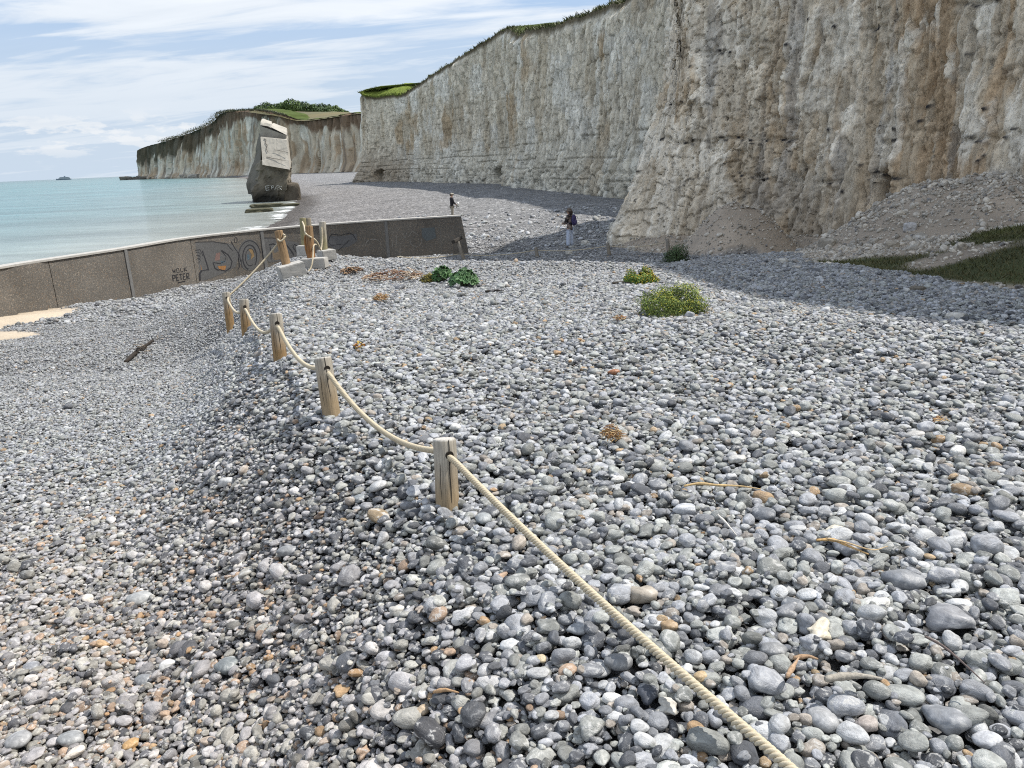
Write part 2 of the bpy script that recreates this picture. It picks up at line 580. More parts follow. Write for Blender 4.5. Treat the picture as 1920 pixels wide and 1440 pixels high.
# cliff foot line, from behind the viewer's right, round the near buttress, along the far wall
CL = [  # x, y, top z, inset at the top, flare at the foot
    (19.0, -30, 19.0, 1.0, 0.6), (18.0, -12, 19, 1.0, 0.6), (17.2, 0, 19.8, 1.0, 0.6), (16.2, 9, 19.7, 0.9, 0.5), (15.75, 12.4, 21.9, 0.7, 0.4),
    (15.1, 16.0, 22.4, 0.6, 0.4), (14.0, 21.5, 22.0, 0.6, 0.3), (12.9, 26.0, 20.0, 0.6, 0.3), (10.6, 30.2, 17.0, 0.8, 0.6),
    (8.0, 32.6, 15.5, 1.4, 1.6), (6.3, 33.6, 14.8, 1.6, 2.2), (5.7, 35.2, 14.8, 1.6, 2.0), (7.0, 38.0, 15.0, 1.5, 1.2),
    (11.5, 42.0, 15.5, 1.0, 0.6), (16.0, 47.0, 16.0, 0.8, 0.4), (16.6, 53.0, 16.0, 0.8, 0.4), (13.8, 62.0, 16.5, 0.6, 0.4),
    (11.1, 76.2, 15.0, 0.6, 0.4), (8.9, 85.0, 15.5, 0.6, 0.4), (6.6, 92.1, 15.9, 0.6, 0.4), (4.0, 106.3, 17.0, 0.6, 0.5),
    (1.7, 118.5, 18.8, 0.6, 0.5), (0.55, 128.8, 20.6, 0.6, 0.5), (-4.05, 138.5, 19.8, 0.6, 0.5), (-9.4, 149.8, 18.7, 0.6, 0.5),
    (-16.1, 167.3, 17.4, 0.6, 0.6), (-22.2, 181.1, 16.6, 0.6, 0.8), (-28.4, 188.6, 16.4, 0.8, 1.2), (-33.4, 191.3, 17.4, 1.0, 2.2),
    (-32.6, 196.0, 17.8, 0.6, 1.5), (-20.0, 214.0, 17.0, 0.5, 0.5), (0.0, 240.0, 17.0, 0.5, 0.5)]
CLA = np.array(CL, float)


def cliff_dist(x, y):
    best = np.full(np.shape(x), 1e9)
    for (ax, ay), (bx, by) in zip(CLA[:12, :2], CLA[1:13, :2]):
        dx, dy = bx - ax, by - ay
        tt = np.clip(((x - ax) * dx + (y - ay) * dy) / (dx * dx + dy * dy), 0, 1)
        best = np.minimum(best, np.hypot(x - ax - tt * dx, y - ay - tt * dy))
    return best


def ground_at(px, py):
    """where the sight line through a picture point meets the ground"""
    d = ray(px, py)
    if d[2] >= -1e-4:
        return None
    ts = 1.0 * 1.006 ** np.arange(0, 1000)
    p = CAM[None, :] + d[None, :] * ts[:, None]
    h = terrain(p[:, 0], p[:, 1])
    i = int(np.argmax(p[:, 2] < h))
    lo, hi = ts[max(i - 1, 0)], ts[i]
    for _ in range(24):
        mid = 0.5 * (lo + hi)
        q = CAM + d * mid
        if q[2] < float(terrain(q[0], q[1])):
            hi = mid
        else:
            lo = mid
    return CAM + d * hi


def gz(x, y):
    return float(terrain(np.array(x, float), np.array(y, float)))


def ground_masks(x, y):
    z, rub, bank, ds, bw, k, td = terrain(x, y, True)
    sandn = fbm(x / 1.3, y / 1.3, 51)
    sand = sst(-bw, 3.1 + 0, 1.2) * 0
    # sand strip at the foot of the wall, fading out along it
    e1 = (-bw) - (2.1 - np.clip(y - 20.0, 0, 9) * 0.62)
    sand = sst(e1 + sandn * 0.9, 0.35, -0.35) * (bw < 0.3) * (x < -8.5) * (y < 26)
    blob = np.hypot((x + 12.3) / 1.6, (y - 16.4) / 1.2)
    sand = np.maximum(sand, sst(blob + sandn * 0.5, 1.1, 0.75) * (bw < 0))
    sc = sst(rub, 0.02, 0.16)
    edge = np.interp(y, [-10, 6, 8.3, 10.2, 12.4, 15, 19, 24, 28, 32], [5.2, 5.6, 5.7, 5.2, 4.9, 5.6, 7.0, 8.6, 7.2, 5.0])
    rb = sst(x - edge + 0.35 * fbm(x, y, 53), -0.05, 0.25) * (y < 33)
    scree = np.maximum(sc * (x > 4), rb)
    gn = fbm(x / 1.7, y / 1.7, 57)
    # turf: a low strip along the shingle edge, widening into the bank at the right
    tin = x - edge
    lim = np.interp(y, [-10, 6, 9, 11, 12.6, 13.5], [7.0, 6.5, 2.8, 1.5, 1.0, 0.4])
    turf = sst(tin, 0.0, 0.3) * sst(lim + gn * 1.0 - tin, -0.2, 0.5) * (y < 14)
    up = np.hypot((x - 9.7) / 3.3, (y - 9.9) / 3.3)
    turf = np.maximum(turf, sst(up + gn * 0.35, 1.05, 0.8))
    bare = np.hypot((x - 6.3) / 0.9, (y - 10.9) / 0.5)
    turf = turf * sst(bare + gn * 0.5, 0.75, 1.1)
    return z, sand, scree, turf, ds, bw, k, td


def build_ground():
    ang = np.concatenate([np.linspace(-180, -60, 40)[:-1], np.linspace(-60, 60, 440), np.linspace(60, 180, 40)[1:]])
    a = np.radians(ang)
    r = np.concatenate([[0.02], np.geomspace(0.4, 1400, 640)])
    A, Rr = np.meshgrid(a, r)
    x, y = Rr * np.sin(A), Rr * np.cos(A)
    z, sand, scree, turf, ds, bw, k, td = ground_masks(x, y)
    z = np.where(y < -0.5, np.maximum(z, -2.5), z)
    z = z - 0.050 * sst(y, 8.5, 7.5) * sst(np.abs(x), 7.6, 6.9) * (1 - sand) * (1 - scree)      # loose stones are piled on this part
    col = np.empty(x.shape + (3,))
    col[...] = (0.30, 0.298, 0.297)
    n = fbm(x / 4.0, y / 4.0, 61)[..., None]
    col = col * (1 + 0.18 * n)
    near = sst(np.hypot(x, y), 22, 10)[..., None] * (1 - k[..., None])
    col = col * (1 - near * 0.6)                       # dark gaps between the loose pebbles, painted into the ground colour
    wet = (sst(ds, 5.0, 1.5) * k)[..., None]
    col = col + (np.array((0.105, 0.095, 0.085)) - col) * wet * 0.85
    mid = (sst(ds, 22, 8) * k)[..., None]
    col = col * (1 - mid * (1 - np.array((1.0, 0.96, 0.93))))
    darkc = np.exp(-((x + 0.1) / 1.7) ** 2 - ((y - 35.4) / 1.5) ** 2)[..., None]
    col = col * (1 - 0.45 * darkc)  # dark cobbles and the hollow's shaded slope, both put into the ground colour
    col = col + (np.array((0.46, 0.385, 0.29)) - col) * sand[..., None]
    sn = fbm(x / 2.2, y / 2.2, 63)[..., None]
    scol = np.array((0.32, 0.27, 0.215)) * (1 + 0.35 * sn)
    col = col + (scol - col) * scree[..., None]
    tcol = np.array((0.052, 0.062, 0.022)) * (1 + 0.5 * sn)
    col = col + (tcol - col) * turf[..., None]
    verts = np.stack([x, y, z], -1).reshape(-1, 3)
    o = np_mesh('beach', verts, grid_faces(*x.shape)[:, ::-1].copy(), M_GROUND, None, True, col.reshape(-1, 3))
    pe = o.data.attributes.new('peb', 'FLOAT', 'POINT')
    pv = ((1 - sand) * (1 - scree) * (1 - turf)).reshape(-1).astype(np.float32)
    pe.data.foreach_set('value', pv)
    tag(o, 'grey shingle beach sloping from the rope fence to the water', 'beach', kind='structure')


build_ground()


def build_sea():
    a = np.radians(np.linspace(-120, 40, 200))
    r = np.geomspace(8, 40000, 260)
    A, Rr = np.meshgrid(a, r)
    x, y = Rr * np.sin(A), Rr * np.cos(A)
    ds = np.interp(np.clip(y, -20, 1200), SH_Y, SH_X) - x
    ds = ds + 6 * fbm(x / 40, y / 40, 81)
    stops = np.array([0, 8, 22, 45, 110, 260, 700, 2500, 40000.])
    cs = np.array([(0.25, 0.26, 0.23), (0.24, 0.27, 0.245), (0.17, 0.25, 0.245), (0.105, 0.22, 0.23), (0.078, 0.195, 0.20),
                   (0.068, 0.18, 0.178), (0.052, 0.15, 0.147), (0.045, 0.12, 0.122), (0.042, 0.10, 0.108)])
    cs = cs * 0.84 + cs.mean(axis=1, keepdims=True) * 0.17
    col = np.stack([np.interp(ds, stops, cs[:, i]) for i in range(3)], -1)
    z = np.full(x.shape, SEA_Z)
    o = np_mesh('sea', np.stack([x, y, z], -1).reshape(-1, 3), grid_faces(*x.shape)[:, ::-1].copy(), M_SEA, None, True, col.reshape(-1, 3))
    tag(o, 'calm turquoise sea turning milky grey at the shore', 'sea', kind='structure')


build_sea()


# ---------------------------------------------------------------- cliffs
def catmull(P, n_sub=24):
    P = np.asarray(P, float)
    out = []
    Q = np.vstack([2 * P[0] - P[1], P, 2 * P[-1] - P[-2]])
    for i in range(1, len(Q) - 2):
        p0, p1, p2, p3 = Q[i - 1], Q[i], Q[i + 1], Q[i + 2]
        for t in np.linspace(0, 1, n_sub, endpoint=False):
            out.append(0.5 * ((2 * p1) + (-p0 + p2) * t + (2 * p0 - 5 * p1 + 4 * p2 - p3) * t ** 2 + (-p0 + 3 * p1 - 3 * p2 + p3) * t ** 3))
    out.append(P[-1])
    return np.array(out)


def cliff_sheet(rows_xy, step_fn, z0, dz, relief, paint, recess=(), rim=None):
    """rows_xy: control rows (x, y, top z, inset, flare). Returns verts, faces, cols"""
    C = catmull(rows_xy)
    seg = np.hypot(np.diff(C[:, 0]), np.diff(C[:, 1]))
    S = np.concatenate([[0], np.cumsum(seg)])
    ss = [0.0]
    while ss[-1] < S[-1]:
        p = np.interp(ss[-1], S, C[:, 1])
        ss.append(ss[-1] + step_fn(p))
    s = np.array(ss[:-1] + [S[-1]])
    cx, cy, top, ins, fl = (np.interp(s, S, C[:, i]) for i in range(5))
    w = 0.6
    tx = np.interp(np.clip(s + w, 0, S[-1]), S, C[:, 0]) - np.interp(np.clip(s - w, 0, S[-1]), S, C[:, 0])
    ty = np.interp(np.clip(s + w, 0, S[-1]), S, C[:, 1]) - np.interp(np.clip(s - w, 0, S[-1]), S, C[:, 1])
    L = np.hypot(tx, ty)
    nx, ny = -ty / L, tx / L                     # left of travel = towards the beach and the sea
    nz = int((np.max(top) - z0) / dz)
    tz = np.linspace(0, 1, nz)
    Sg, T = np.meshgrid(s, tz)
    topn = top + 0.25 * fbm(s / 1.3, s * 0, 91) + 0.5 * fbm(s / 7, s * 0, 92)
    Z = z0 + T * (topn[None, :] - z0)
    H = np.clip((Z - (-1.6)) / (topn[None, :] + 1.6), 0, 1)
    off = -ins[None, :] * H + fl[None, :] * (np.clip(1 - np.clip(Z + 1.8, 0, 99) / 7.5, 0, 1) ** 1.6) - fl[None, :] * 0.55
    rel, info = relief(Sg, Z, np.broadcast_to(cy[None, :], Z.shape))
    fade = sst(topn[None, :] - Z, 0.0, 1.2) * 0.8 + 0.2
    off = off + rel * fade
    X = cx[None, :] + nx[None, :] * off
    Y = cy[None, :] + ny[None, :] * off
    for (rx, ry, rz, rw, rh, dep) in recess:
        i = int(np.argmin(np.hypot(cx - rx, cy - ry)))
        q = np.hypot((Sg - s[i]) / rw, (Z - rz) / rh)
        q = q * (1 + 0.25 * fbm(Sg / rw * 1.3, Z / rh * 1.3, 97))
        dd = dep * sst(q, 1.0, 0.72)
        X -= nx[None, :] * dd
        Y -= ny[None, :] * dd
    col = paint(Sg, Z, topn[None, :] - Z, info, np.broadcast_to(cy[None, :], Z.shape))
    # ledge on top running back from the edge
    rows = []
    rc = []
    for back, dzr in ((0.25, 0.22), (0.9, 0.34), (2.2, 0.5), (6.0, 0.7), (18.0, 0.8)):
        rr = rim(cy, back) if rim else 0.0
        jit = 0.12 * fbm(s / 0.5, s * 0 + back, 93)
        bx, by = cx - nx * (ins + back), cy - ny * (ins + back)
        rows.append(np.stack([bx, by, topn + dzr + jit + rr], -1))
        g = 0.5 + 0.5 * fbm(s / 2.0, s * 0 + back * 3, 94)
        cc = np.array((0.055, 0.075, 0.018)) * (0.7 + 0.9 * g[:, None])
        if back < 0.5:
            cc = np.array((0.10, 0.085, 0.05)) * (0.7 + 0.7 * g[:, None])
        if rim:
            b = np.clip(rim(cy, 4.0) / 1.2, 0, 1)[:, None]
            cc = cc * (1 - b) + np.array((0.15, 0.19, 0.035)) * (0.75 + 0.6 * g[:, None]) * b
        rc.append(cc)
    V = np.concatenate([np.stack([X, Y, Z], -1), np.array(rows)], 0)
    Cc = np.concatenate([col, np.array(rc)], 0)
    nr, nc = V.shape[:2]
    return V.reshape(-1, 3), grid_faces(nr, nc)[:, ::-1].copy(), Cc.reshape(-1, 3), (s, cx, cy, nx, ny, topn, ins)


BEDS = [0.15, 1.45, 3.2, 5.1, 7.4, 9.3, 11.6, 13.5, 16.0, 18.4]


def relief_near(S, Z, Y):
    wx = 0.26 * fbm(S / 1.3, Z / 3.0, 1) + 0.12 * fbm(S / 0.35, Z / 0.8, 2)
    wz = 0.7 * fbm(S / 1.4, Z / 2.0, 3) + 0.25 * fbm(S / 0.3, Z / 0.5, 4)
    left = sst(Y, 27, 33)                        # the buttress is blocky, the face to the right is fluted
    f1, f2, c1 = worley((S + wx) / 0.80, (Z + wz) / 6.0, 7)
    k1 = 1 - sst(f2 - f1, 0.0, 0.10)
    f1b, f2b, c2 = worley((S + wx * 1.5) / 0.30, (Z + wz) / 1.7, 13)
    k2 = 1 - sst(f2b - f1b, 0.0, 0.14)
    g1, g2, c3 = worley((S + wx * 2) / 0.125, (Z + wz * 0.6) / 0.42, 23)
    q1, q2, c4 = worley((S + 0.5 * wz) / 0.50, (Z + wx * 2) / 0.55, 27)
    k4 = 1 - sst(q2 - q1, 0.0, 0.12)
    big = fbm(S / 5.5, Z / 13, 19)
    flute = 1 - np.abs(fbm((S + wx) / 0.60, Z / 6.0, 25, 4)) * 2.4
    flute2 = 1 - np.abs(fbm((S + wx) / 0.20, Z / 2.4, 26, 3)) * 2.2
    rough = 0.30 + 0.80 * sst(fbm(S / 2.5, Z / 4.0, 29), -0.3, 0.4)
    r = 0.60 * big + 0.24 * (c1 - 0.5) - 0.12 * k1 + (1 - 0.6 * left) * (0.15 * flute + 0.09 * flute2)
    r = r + rough * (0.17 * (c2 - 0.5) - 0.11 * k2 + 0.10 * (c3 - 0.5))
    r = r + left * (0.22 * (c4 - 0.5) - 0.11 * k4)
    fis = np.abs(fbm((S + wx * 0.8) / 0.75, Z / 9.0, 33, 3))
    r = r - 0.24 * sst(fis, 0.05, 0.0) * sst(fbm(S / 1.1, Z / 2.6, 34, 2), -0.25, 0.15)
    r = r + 0.10 * fbm(S * 1.6, Z * 0.6, 37, 5) + 0.06 * fbm(S * 5.0, Z * 2.2, 38, 3)
    bed = np.zeros_like(Z)
    flint = np.zeros_like(Z)
    for i, zb in enumerate(BEDS):
        zz = zb + 0.30 * fbm(S / 3.5, S * 0 + i * 3.1, 41) + 0.28 * fbm(S / 0.9, S * 0 + i * 1.7, 42) + 0.02 * (S - 40)
        d = np.abs(Z - zz)
        on = sst(vnoise(S / 0.9, S * 0 + i * 7.7, 43), 0.42, 0.75)
        bed = np.maximum(bed, np.exp(-(d / 0.07) ** 2) * on)
        k1, k2, kc = worley(S / 0.24, (Z - zz) / 0.13 + i * 5, 47)
        fl = (kc > 0.62) * sst(k1, 0.5, 0.3) * np.exp(-(d / 0.16) ** 2) * on
        flint = np.maximum(flint, fl)
    k1, k2, kc = worley(S / 0.5, Z / 0.4, 49)
    flint = np.maximum(flint, (kc > 0.95) * sst(k1, 0.20, 0.10) * sst(fbm(S / 3, Z / 3, 50), 0.0, 0.2))
    r = r - 0.11 * bed + 0.07 * flint
    return r, dict(c1=c1, c2=c2, flint=flint, bed=bed)


def paint_near(S, Z, D, I, Y):
    cream = np.array((0.67, 0.59, 0.465))
    white = np.array((0.80, 0.745, 0.635))
    tan = np.array((0.55, 0.44, 0.305))
    ochre = np.array((0.50, 0.365, 0.23))
    grey = np.array((0.45, 0.425, 0.385))
    col = np.empty(S.shape + (3,))
    col[...] = cream
    a = fbm(S / 0.7, Z / 4.5, 101, 6, 0.6)[..., None]
    b = fbm(S / 0.45, Z / 3.2, 103, 5, 0.6)[..., None]
    p = fbm(S / 1.1, Z / 1.9, 105, 5)[..., None]
    right = sst(Y, 33, 24)[..., None]
    col = col + (tan - col) * sst(a + 0.24 * right, 0.0, 0.36) * 0.8
    col = col + (ochre - col) * sst(b + 0.35 * a + 0.22 * right, 0.12, 0.45) * (0.18 + 0.70 * right)
    col = col + (white - col) * sst(p + 0.35 * (I['c2'][..., None] - 0.5) - 0.08 * right, 0.0, 0.26) * 0.8
    col = col + (grey - col) * sst(fbm(S / 0.8, Z / 9.0, 109, 4)[..., None], 0.30, 0.5) * 0.6
    col = col * (0.84 + 0.32 * I['c2'][..., None]) * (1 + 0.25 * fbm(S / 0.12, Z / 0.5, 113, 3)[..., None])
    dirt = sst(Z, 2.2, -0.8)[..., None] * (0.6 + 0.6 * p) * sst(Y, 34.5, 30)[..., None]
    col = col + (np.array((0.27, 0.215, 0.155)) - col) * np.clip(dirt, 0, 1) * 0.75
    col = col + (np.array((0.17, 0.14, 0.10)) - col) * sst(D, 0.9, 0.1)[..., None]
    col = col + (np.array((0.10, 0.085, 0.07)) - col) * (I['bed'][..., None] * 0.15)
    fl = I['flint'][..., None]
    return col + (np.array((0.035, 0.035, 0.04)) - col) * np.clip(fl * 1.2, 0, 1)


def relief_far(S, Z, Y):
    wx = 0.5 * fbm(S / 3.0, Z / 4.0, 201)
    f1, f2, c1 = worley((S + wx) / 1.4, Z / 3.6, 207)
    e1 = np.clip((f2 - f1) * 2.2, 0, 1)
    g1, g2, c2 = worley((S + wx) / 0.5, Z / 1.1, 213)
    e2 = np.clip((g2 - g1) * 2.2, 0, 1)
    low = sst(Z, 3.2, 0.0)
    h1, h2, c3 = worley(S / 1.1, Z / 1.5, 217)
    e3 = np.clip((h2 - h1) * 2.5, 0, 1)
    r = 1.1 * fbm(S / 9.0, Z / 26, 219) + 0.26 * (c1 - 0.5) + 0.14 * np.sqrt(e1) + 0.30 * (c2 - 0.5) + 0.14 * np.sqrt(e2) + 0.16 * (1 - np.abs(fbm(S / 0.9, Z / 6.0, 221, 3)) * 2.2)
    r = r + low * (0.5 * (c3 - 0.5) + 0.35 * np.sqrt(e3)) + 0.12 * fbm(S * 0.9, Z * 0.5, 223)
    r = r + 0.9 * low * (fbm(S / 2.6, S * 0, 227, 3) * 0.5 + 0.25)
    bed = np.zeros_like(Z)
    for i, zb in enumerate([-0.6, 0.5, 1.5, 2.5, 3.6, 4.9, 6.6, 8.8, 11.0, 13.6]):
        zz = zb + 0.25 * fbm(S / 8, S * 0 + i * 2.7, 231)
        on = sst(vnoise(S / 4.0, S * 0 + i * 5.3, 233), 0.35, 0.6) * (0.9 if zb < 4 else 0.28)
        bed = np.maximum(bed, np.exp(-((Z - zz) / 0.10) ** 2) * on)
    return r - 0.22 * bed, dict(c1=c1, c2=c2, bed=bed)


def paint_far(S, Z, D, I, Y):
    col = np.empty(S.shape + (3,))
    col[...] = (0.67, 0.615, 0.50)
    a = fbm(S / 2.6, Z / 9.0, 241, 5)[..., None]
    p = fbm(S / 6.0, Z / 5.0, 243, 5)[..., None]
    q = fbm(S / 10.0, Z / 8.0, 247, 4)[..., None]
    near = sst(Y, 115, 80)[..., None]
    col = col + (np.array((0.76, 0.735, 0.65)) - col) * sst(p, 0.02, 0.30) * 0.8
    col = col + (np.array((0.50, 0.435, 0.325)) - col) * sst(a + 0.10 * near, 0.02, 0.42) * 0.85
    col = col + (np.array((0.46, 0.35, 0.22)) - col) * sst(q + a * 0.5, 0.28, 0.55) * 0.75
    col = col + (np.array((0.58, 0.565, 0.485)) - col) * sst(Z, 6.0, 1.0)[..., None] * 0.45
    col = col * (0.80 + 0.36 * I['c2'][..., None]) * (1 + 0.22 * fbm(S / 0.5, Z / 2.2, 251, 4)[..., None])
    end = sst(Y, 165, 188)[..., None] * sst(Z, 8.0, 0.0)[..., None]
    col = col + (np.array((0.30, 0.235, 0.165)) - col) * end * 0.7
    col = col + (np.array((0.15, 0.125, 0.08)) - col) * sst(D, 0.8, 0.05)[..., None]
    return col + (np.array((0.12, 0.105, 0.08)) - col) * I['bed'][..., None] * 0.42


def rim_far(cy, back):
    return 2.3 * np.exp(-((cy - 187.0) / 5.5) ** 2) * min(1.0, back / 4.0)


def build_cliffs():
    slit = ground_at(1580, 425)
    V, Fc, Cc, info = cliff_sheet(CLA[:14], lambda y: 0.5 if y < 12 else (0.15 if y < 17 else (0.06 if y < 36 else 0.4)),
                                  -3.2, 0.062, relief_near, paint_near, recess=[(12.6, 26.6, 0.05, 0.28, 0.95, 1.4)])
    o = np_mesh('cliff', V, Fc, M_CLIFF, None, False, Cc)
    tag(o, 'tall near chalk cliff of cream columns with ochre streaks and dark flint bands', 'cliff', kind='structure')
    recs = []
    for px, py, d, w, h in ((936, 329, 131.0, 1.9, 1.5, ), (1022, 345, 98.0, 0.55, 1.5), (722, 330, 189.5, 1.6, 1.7)):
        q = aty(px, py, d)
        recs.append((q[0], q[1], q[2], w, h, 2.6))
    V2, F2, C2, info2 = cliff_sheet(CLA[13:], lambda y: 0.3 if y < 58 else max(0.09, y * 0.0016), -3.4, 0.10, relief_far, paint_far,
                                    recess=recs, rim=rim_far)
    o2 = np_mesh('cliff', V2, F2, M_CLIFF_FAR, None, False, C2)
    tag(o2, 'pale grey chalk wall running from the near buttress to a grass-capped end', 'cliff', kind='structure')
    return info, info2


NEAR_INFO, FAR_INFO = build_cliffs()

# headland far along the bay
HD = [(120, 470, 33, 2, 1), (-40, 480, 33, 3, 2), (-78, 500, 33.5, 3, 3), (-107, 550, 35.5, 3, 3), (-133, 600, 36.6, 4, 3), (-160, 640, 38.5, 4, 3),
      (-176, 655, 43.5, 4, 4), (-208, 700, 51.0, 5, 3), (-250, 765, 56.0, 6, 3), (-290, 828, 58.8, 8, 3), (-327, 880, 51.5, 12, 3), (-380, 950, 46, 12, 3),
      (-437, 1020, 41, 10, 3), (-481, 1080, 38.5, 7, 3), (-507, 1120, 34.0, 4, 2), (-505, 1180, 22, 5, 5), (-440, 1260, 24, 5, 5), (-300, 1400, 26, 5, 5)]


def relief_head(S, Z, Y):
    wx = 2.0 * fbm(S / 14, Z / 20, 301)
    f1, f2, c1 = worley((S + wx) / 9.0, Z / 60.0, 307)
    e1 = np.clip((f2 - f1) * 1.6, 0, 1)
    g1, g2, c2 = worley((S + wx) / 3.2, Z / 14.0, 311)
    e2 = np.clip((g2 - g1) * 2.0, 0, 1)
    r = 6.0 * fbm(S / 45, Z / 90, 313) + 3.4 * (c1 - 0.5) + 2.2 * np.sqrt(e1) + 1.1 * (c2 - 0.5) + 0.7 * np.sqrt(e2) + 0.8 * fbm(S / 4, Z / 7, 317)
    return r, dict(c1=c1, c2=c2)


def paint_head(S, Z, D, I, Y):
    col = np.empty(S.shape + (3,))
    col[...] = (0.50, 0.445, 0.345)
    a = fbm((S + 5 * fbm(S / 20, Z / 14, 322)) / 7.0, Z / 34.0, 321, 5)[..., None]
    b = fbm(S / 16.0, Z / 30.0, 323, 5)[..., None]
    far = sst(Y, 700, 1050)[..., None]
    col = col + (np.array((0.62, 0.605, 0.525)) - col) * sst(b, 0.0, 0.3) * 0.8
    a = a + 0.35 * fbm(S / 12.0, Z / 9.0, 325, 4)[..., None]
    col = col + (np.array((0.33, 0.24, 0.15)) - col) * sst(a, 0.05, 0.40) * 0.8
    col = col + (np.array((0.15, 0.125, 0.10)) - col) * sst(fbm(S / 5.0, Z / 45.0, 327, 4)[..., None] + 0.2 * far, 0.24, 0.5) * 0.7
    # brown clay cap, deeper towards the right-hand end, dark scrub on the seaward end
    cap = np.interp(Y, [470, 600, 640, 700, 850, 1000, 1120], [11, 10, 4, 7, 17, 20, 24])
    cap = cap * (1 + 0.7 * fbm(S / 9.0, S * 0, 331))
    cn = sst(D + 1.5 * fbm(S / 3, Z / 3, 333), cap * 1.15, cap * 0.75)[..., None]
    brown = np.array((0.135, 0.088, 0.055)) * (1 - far) + np.array((0.06, 0.055, 0.035)) * far
    col = col + (brown - col) * cn * 0.92
    return col * (0.85 + 0.3 * I['c2'][..., None])


def rim_head(cy, back):
    return np.interp(cy, [0, 500, 560, 640, 655, 2000], [0, 2.5, 4.0, 7.0, 2.0, 0.5]) * min(1.0, back / 18.0)


def build_headland():
    V, Fc, Cc, info = cliff_sheet(np.array(HD, float), lambda y: max(0.5, y * 0.0012), -4.0, 0.55, relief_head, paint_head)
    o = np_mesh('cliff', V, Fc, M_HEAD, None, True, Cc)
    tag(o, 'distant chalk headland with brown streaks and clay cap, ending in the sea', 'cliff', kind='structure')
    # turf slope climbing behind the clay edge
    pts = np.array([(-30, 500, 32.8, 0), (-76, 512, 34.0, 0), (-105, 562, 36.0, 0), (-131, 612, 37.2, 0), (-158, 652, 39.2, 0), (-176, 668, 44.0, 0), (-214, 712, 51.5, 0)])
    rows = []
    cols = []
    C = catmull(np.hstack([pts, np.zeros((len(pts), 1))]), 12)
    for k, (bx, by, up) in enumerate(((-3, -9, -1.2), (0, 2, 0.5), (8, 25, 3.2), (20, 70, 7.5), (40, 140, 12.0), (60, 320, 14.0))):
        n = fbm(C[:, 0] / 9, C[:, 1] / 9 + k, 341)
        tgt = np.minimum(C[:, 2] + up, np.maximum(C[:, 2] + 0.4, 49.0 + 0.012 * by))
        rows.append(np.stack([C[:, 0] + bx, C[:, 1] + by, tgt + 0.5 * n], -1))
        g = 0.5 + 0.5 * fbm(C[:, 0] / 14, C[:, 1] / 6 + k * 2, 343)
        cols.append(np.array((0.098, 0.088, 0.034))[None, :] * (0.6 + 0.8 * g[:, None]) + np.array((0.06, 0.03, 0.005))[None, :] * n[:, None].clip(0, 1))
    V = np.array(rows)
    o = np_mesh('hill', V.reshape(-1, 3), grid_faces(V.shape[0], V.shape[1])[:, ::-1].copy(), M_LEAF, None, True, np.array(cols).reshape(-1, 3))
    tag(o, 'olive green turf slope behind the far clay cliff edge', 'hill', kind='structure')


build_headland()

# ---------------------------------------------------------------- sea wall
M_CONC = simple_mat('exposed_aggregate', (0.140, 0.129, 0.114), 0.9, 0.45, 34, 0.5, 0.012, spec=0.2, detail=3)
M_COPE = simple_mat('pale_concrete', (0.40, 0.385, 0.355), 0.9, 0.22, 9, 0.3, 0.006, spec=0.2)
M_BLOCK = simple_mat('cast_concrete', (0.40, 0.39, 0.365), 0.9, 0.16, 14, 0.3, 0.006, spec=0.2)
M_PAINT = simple_mat('spray_paint', (1, 1, 1), 0.75, 0.35, 22, 0.2, 0.004, attr='Col')


def speckle(m):
    """scatter pale and rusty stones through the aggregate concrete"""
    t = NT.__new__(NT)
    t.nt = m.node_tree
    bs = next(n for n in t.nt.nodes if n.type == 'BSDF_PRINCIPLED')
    old = bs.inputs['Base Color'].links[0].from_socket
    tc = t.n('ShaderNodeTexCoord')
    v = t.n('ShaderNodeTexVoronoi', ins={'Vector': tc.outputs['Object'], 'Scale': 48.0})
    s = t.n('ShaderNodeSeparateColor', ins={0: v.outputs['Color']})
    k = t.smooth(s.outputs[0], 0.80, 0.9)
    c = t.mix(t.math('MULTIPLY', k, 0.7), old, t.mix(s.outputs[1], (0.36, 0.33, 0.28), (0.22, 0.14, 0.08)))
    n = t.n('ShaderNodeTexNoise', ins={'Vector': tc.outputs['Object'], 'Scale': 0.7, 'Detail': 5.0})
    c = t.mix(1.0, c, t.ramp(n.outputs[0], [(0.3, 0.75), (0.7, 1.2)]), 'MULTIPLY')
    t.link(c, bs.inputs['Base Color'])


speckle(M_CONC)
WT, WB, WTH = -0.56, -3.3, 0.36


def wall_path():
    C = catmull(np.hstack([WALL_XY, np.zeros((len(WALL_XY), 3))]), 20)[:, :2]
    S = np.concatenate([[0], np.cumsum(np.hypot(*np.diff(C, axis=0).T))])
    return C, S


WC, WS = wall_path()


def wall_hit(px, py):
    """point of the wall's front face behind a picture point, with its outward normal"""
    d = ray(px, py)
    best = None
    for (ax, ay), (bx, by) in zip(WC[:-1], WC[1:]):
        ex, ey = bx - ax, by - ay
        den = d[0] * ey - d[1] * ex
        if abs(den) < 1e-9:
            continue
        tt = (ax * ey - ay * ex) / den
        u = ((d[0] * tt - ax) * ex + (d[1] * tt - ay) * ey) / (ex * ex + ey * ey)
        if -1e-6 <= u <= 1 + 1e-6 and tt > 1 and (best is None or tt < best[0]):
            L = math.hypot(ex, ey)
            best = (tt, np.array((ey / L, -ex / L, 0.0)))
    if best is None:
        best = (33.6 / d[1], np.array((0.3, -0.95, 0)))
    return CAM + d * best[0], best[1]


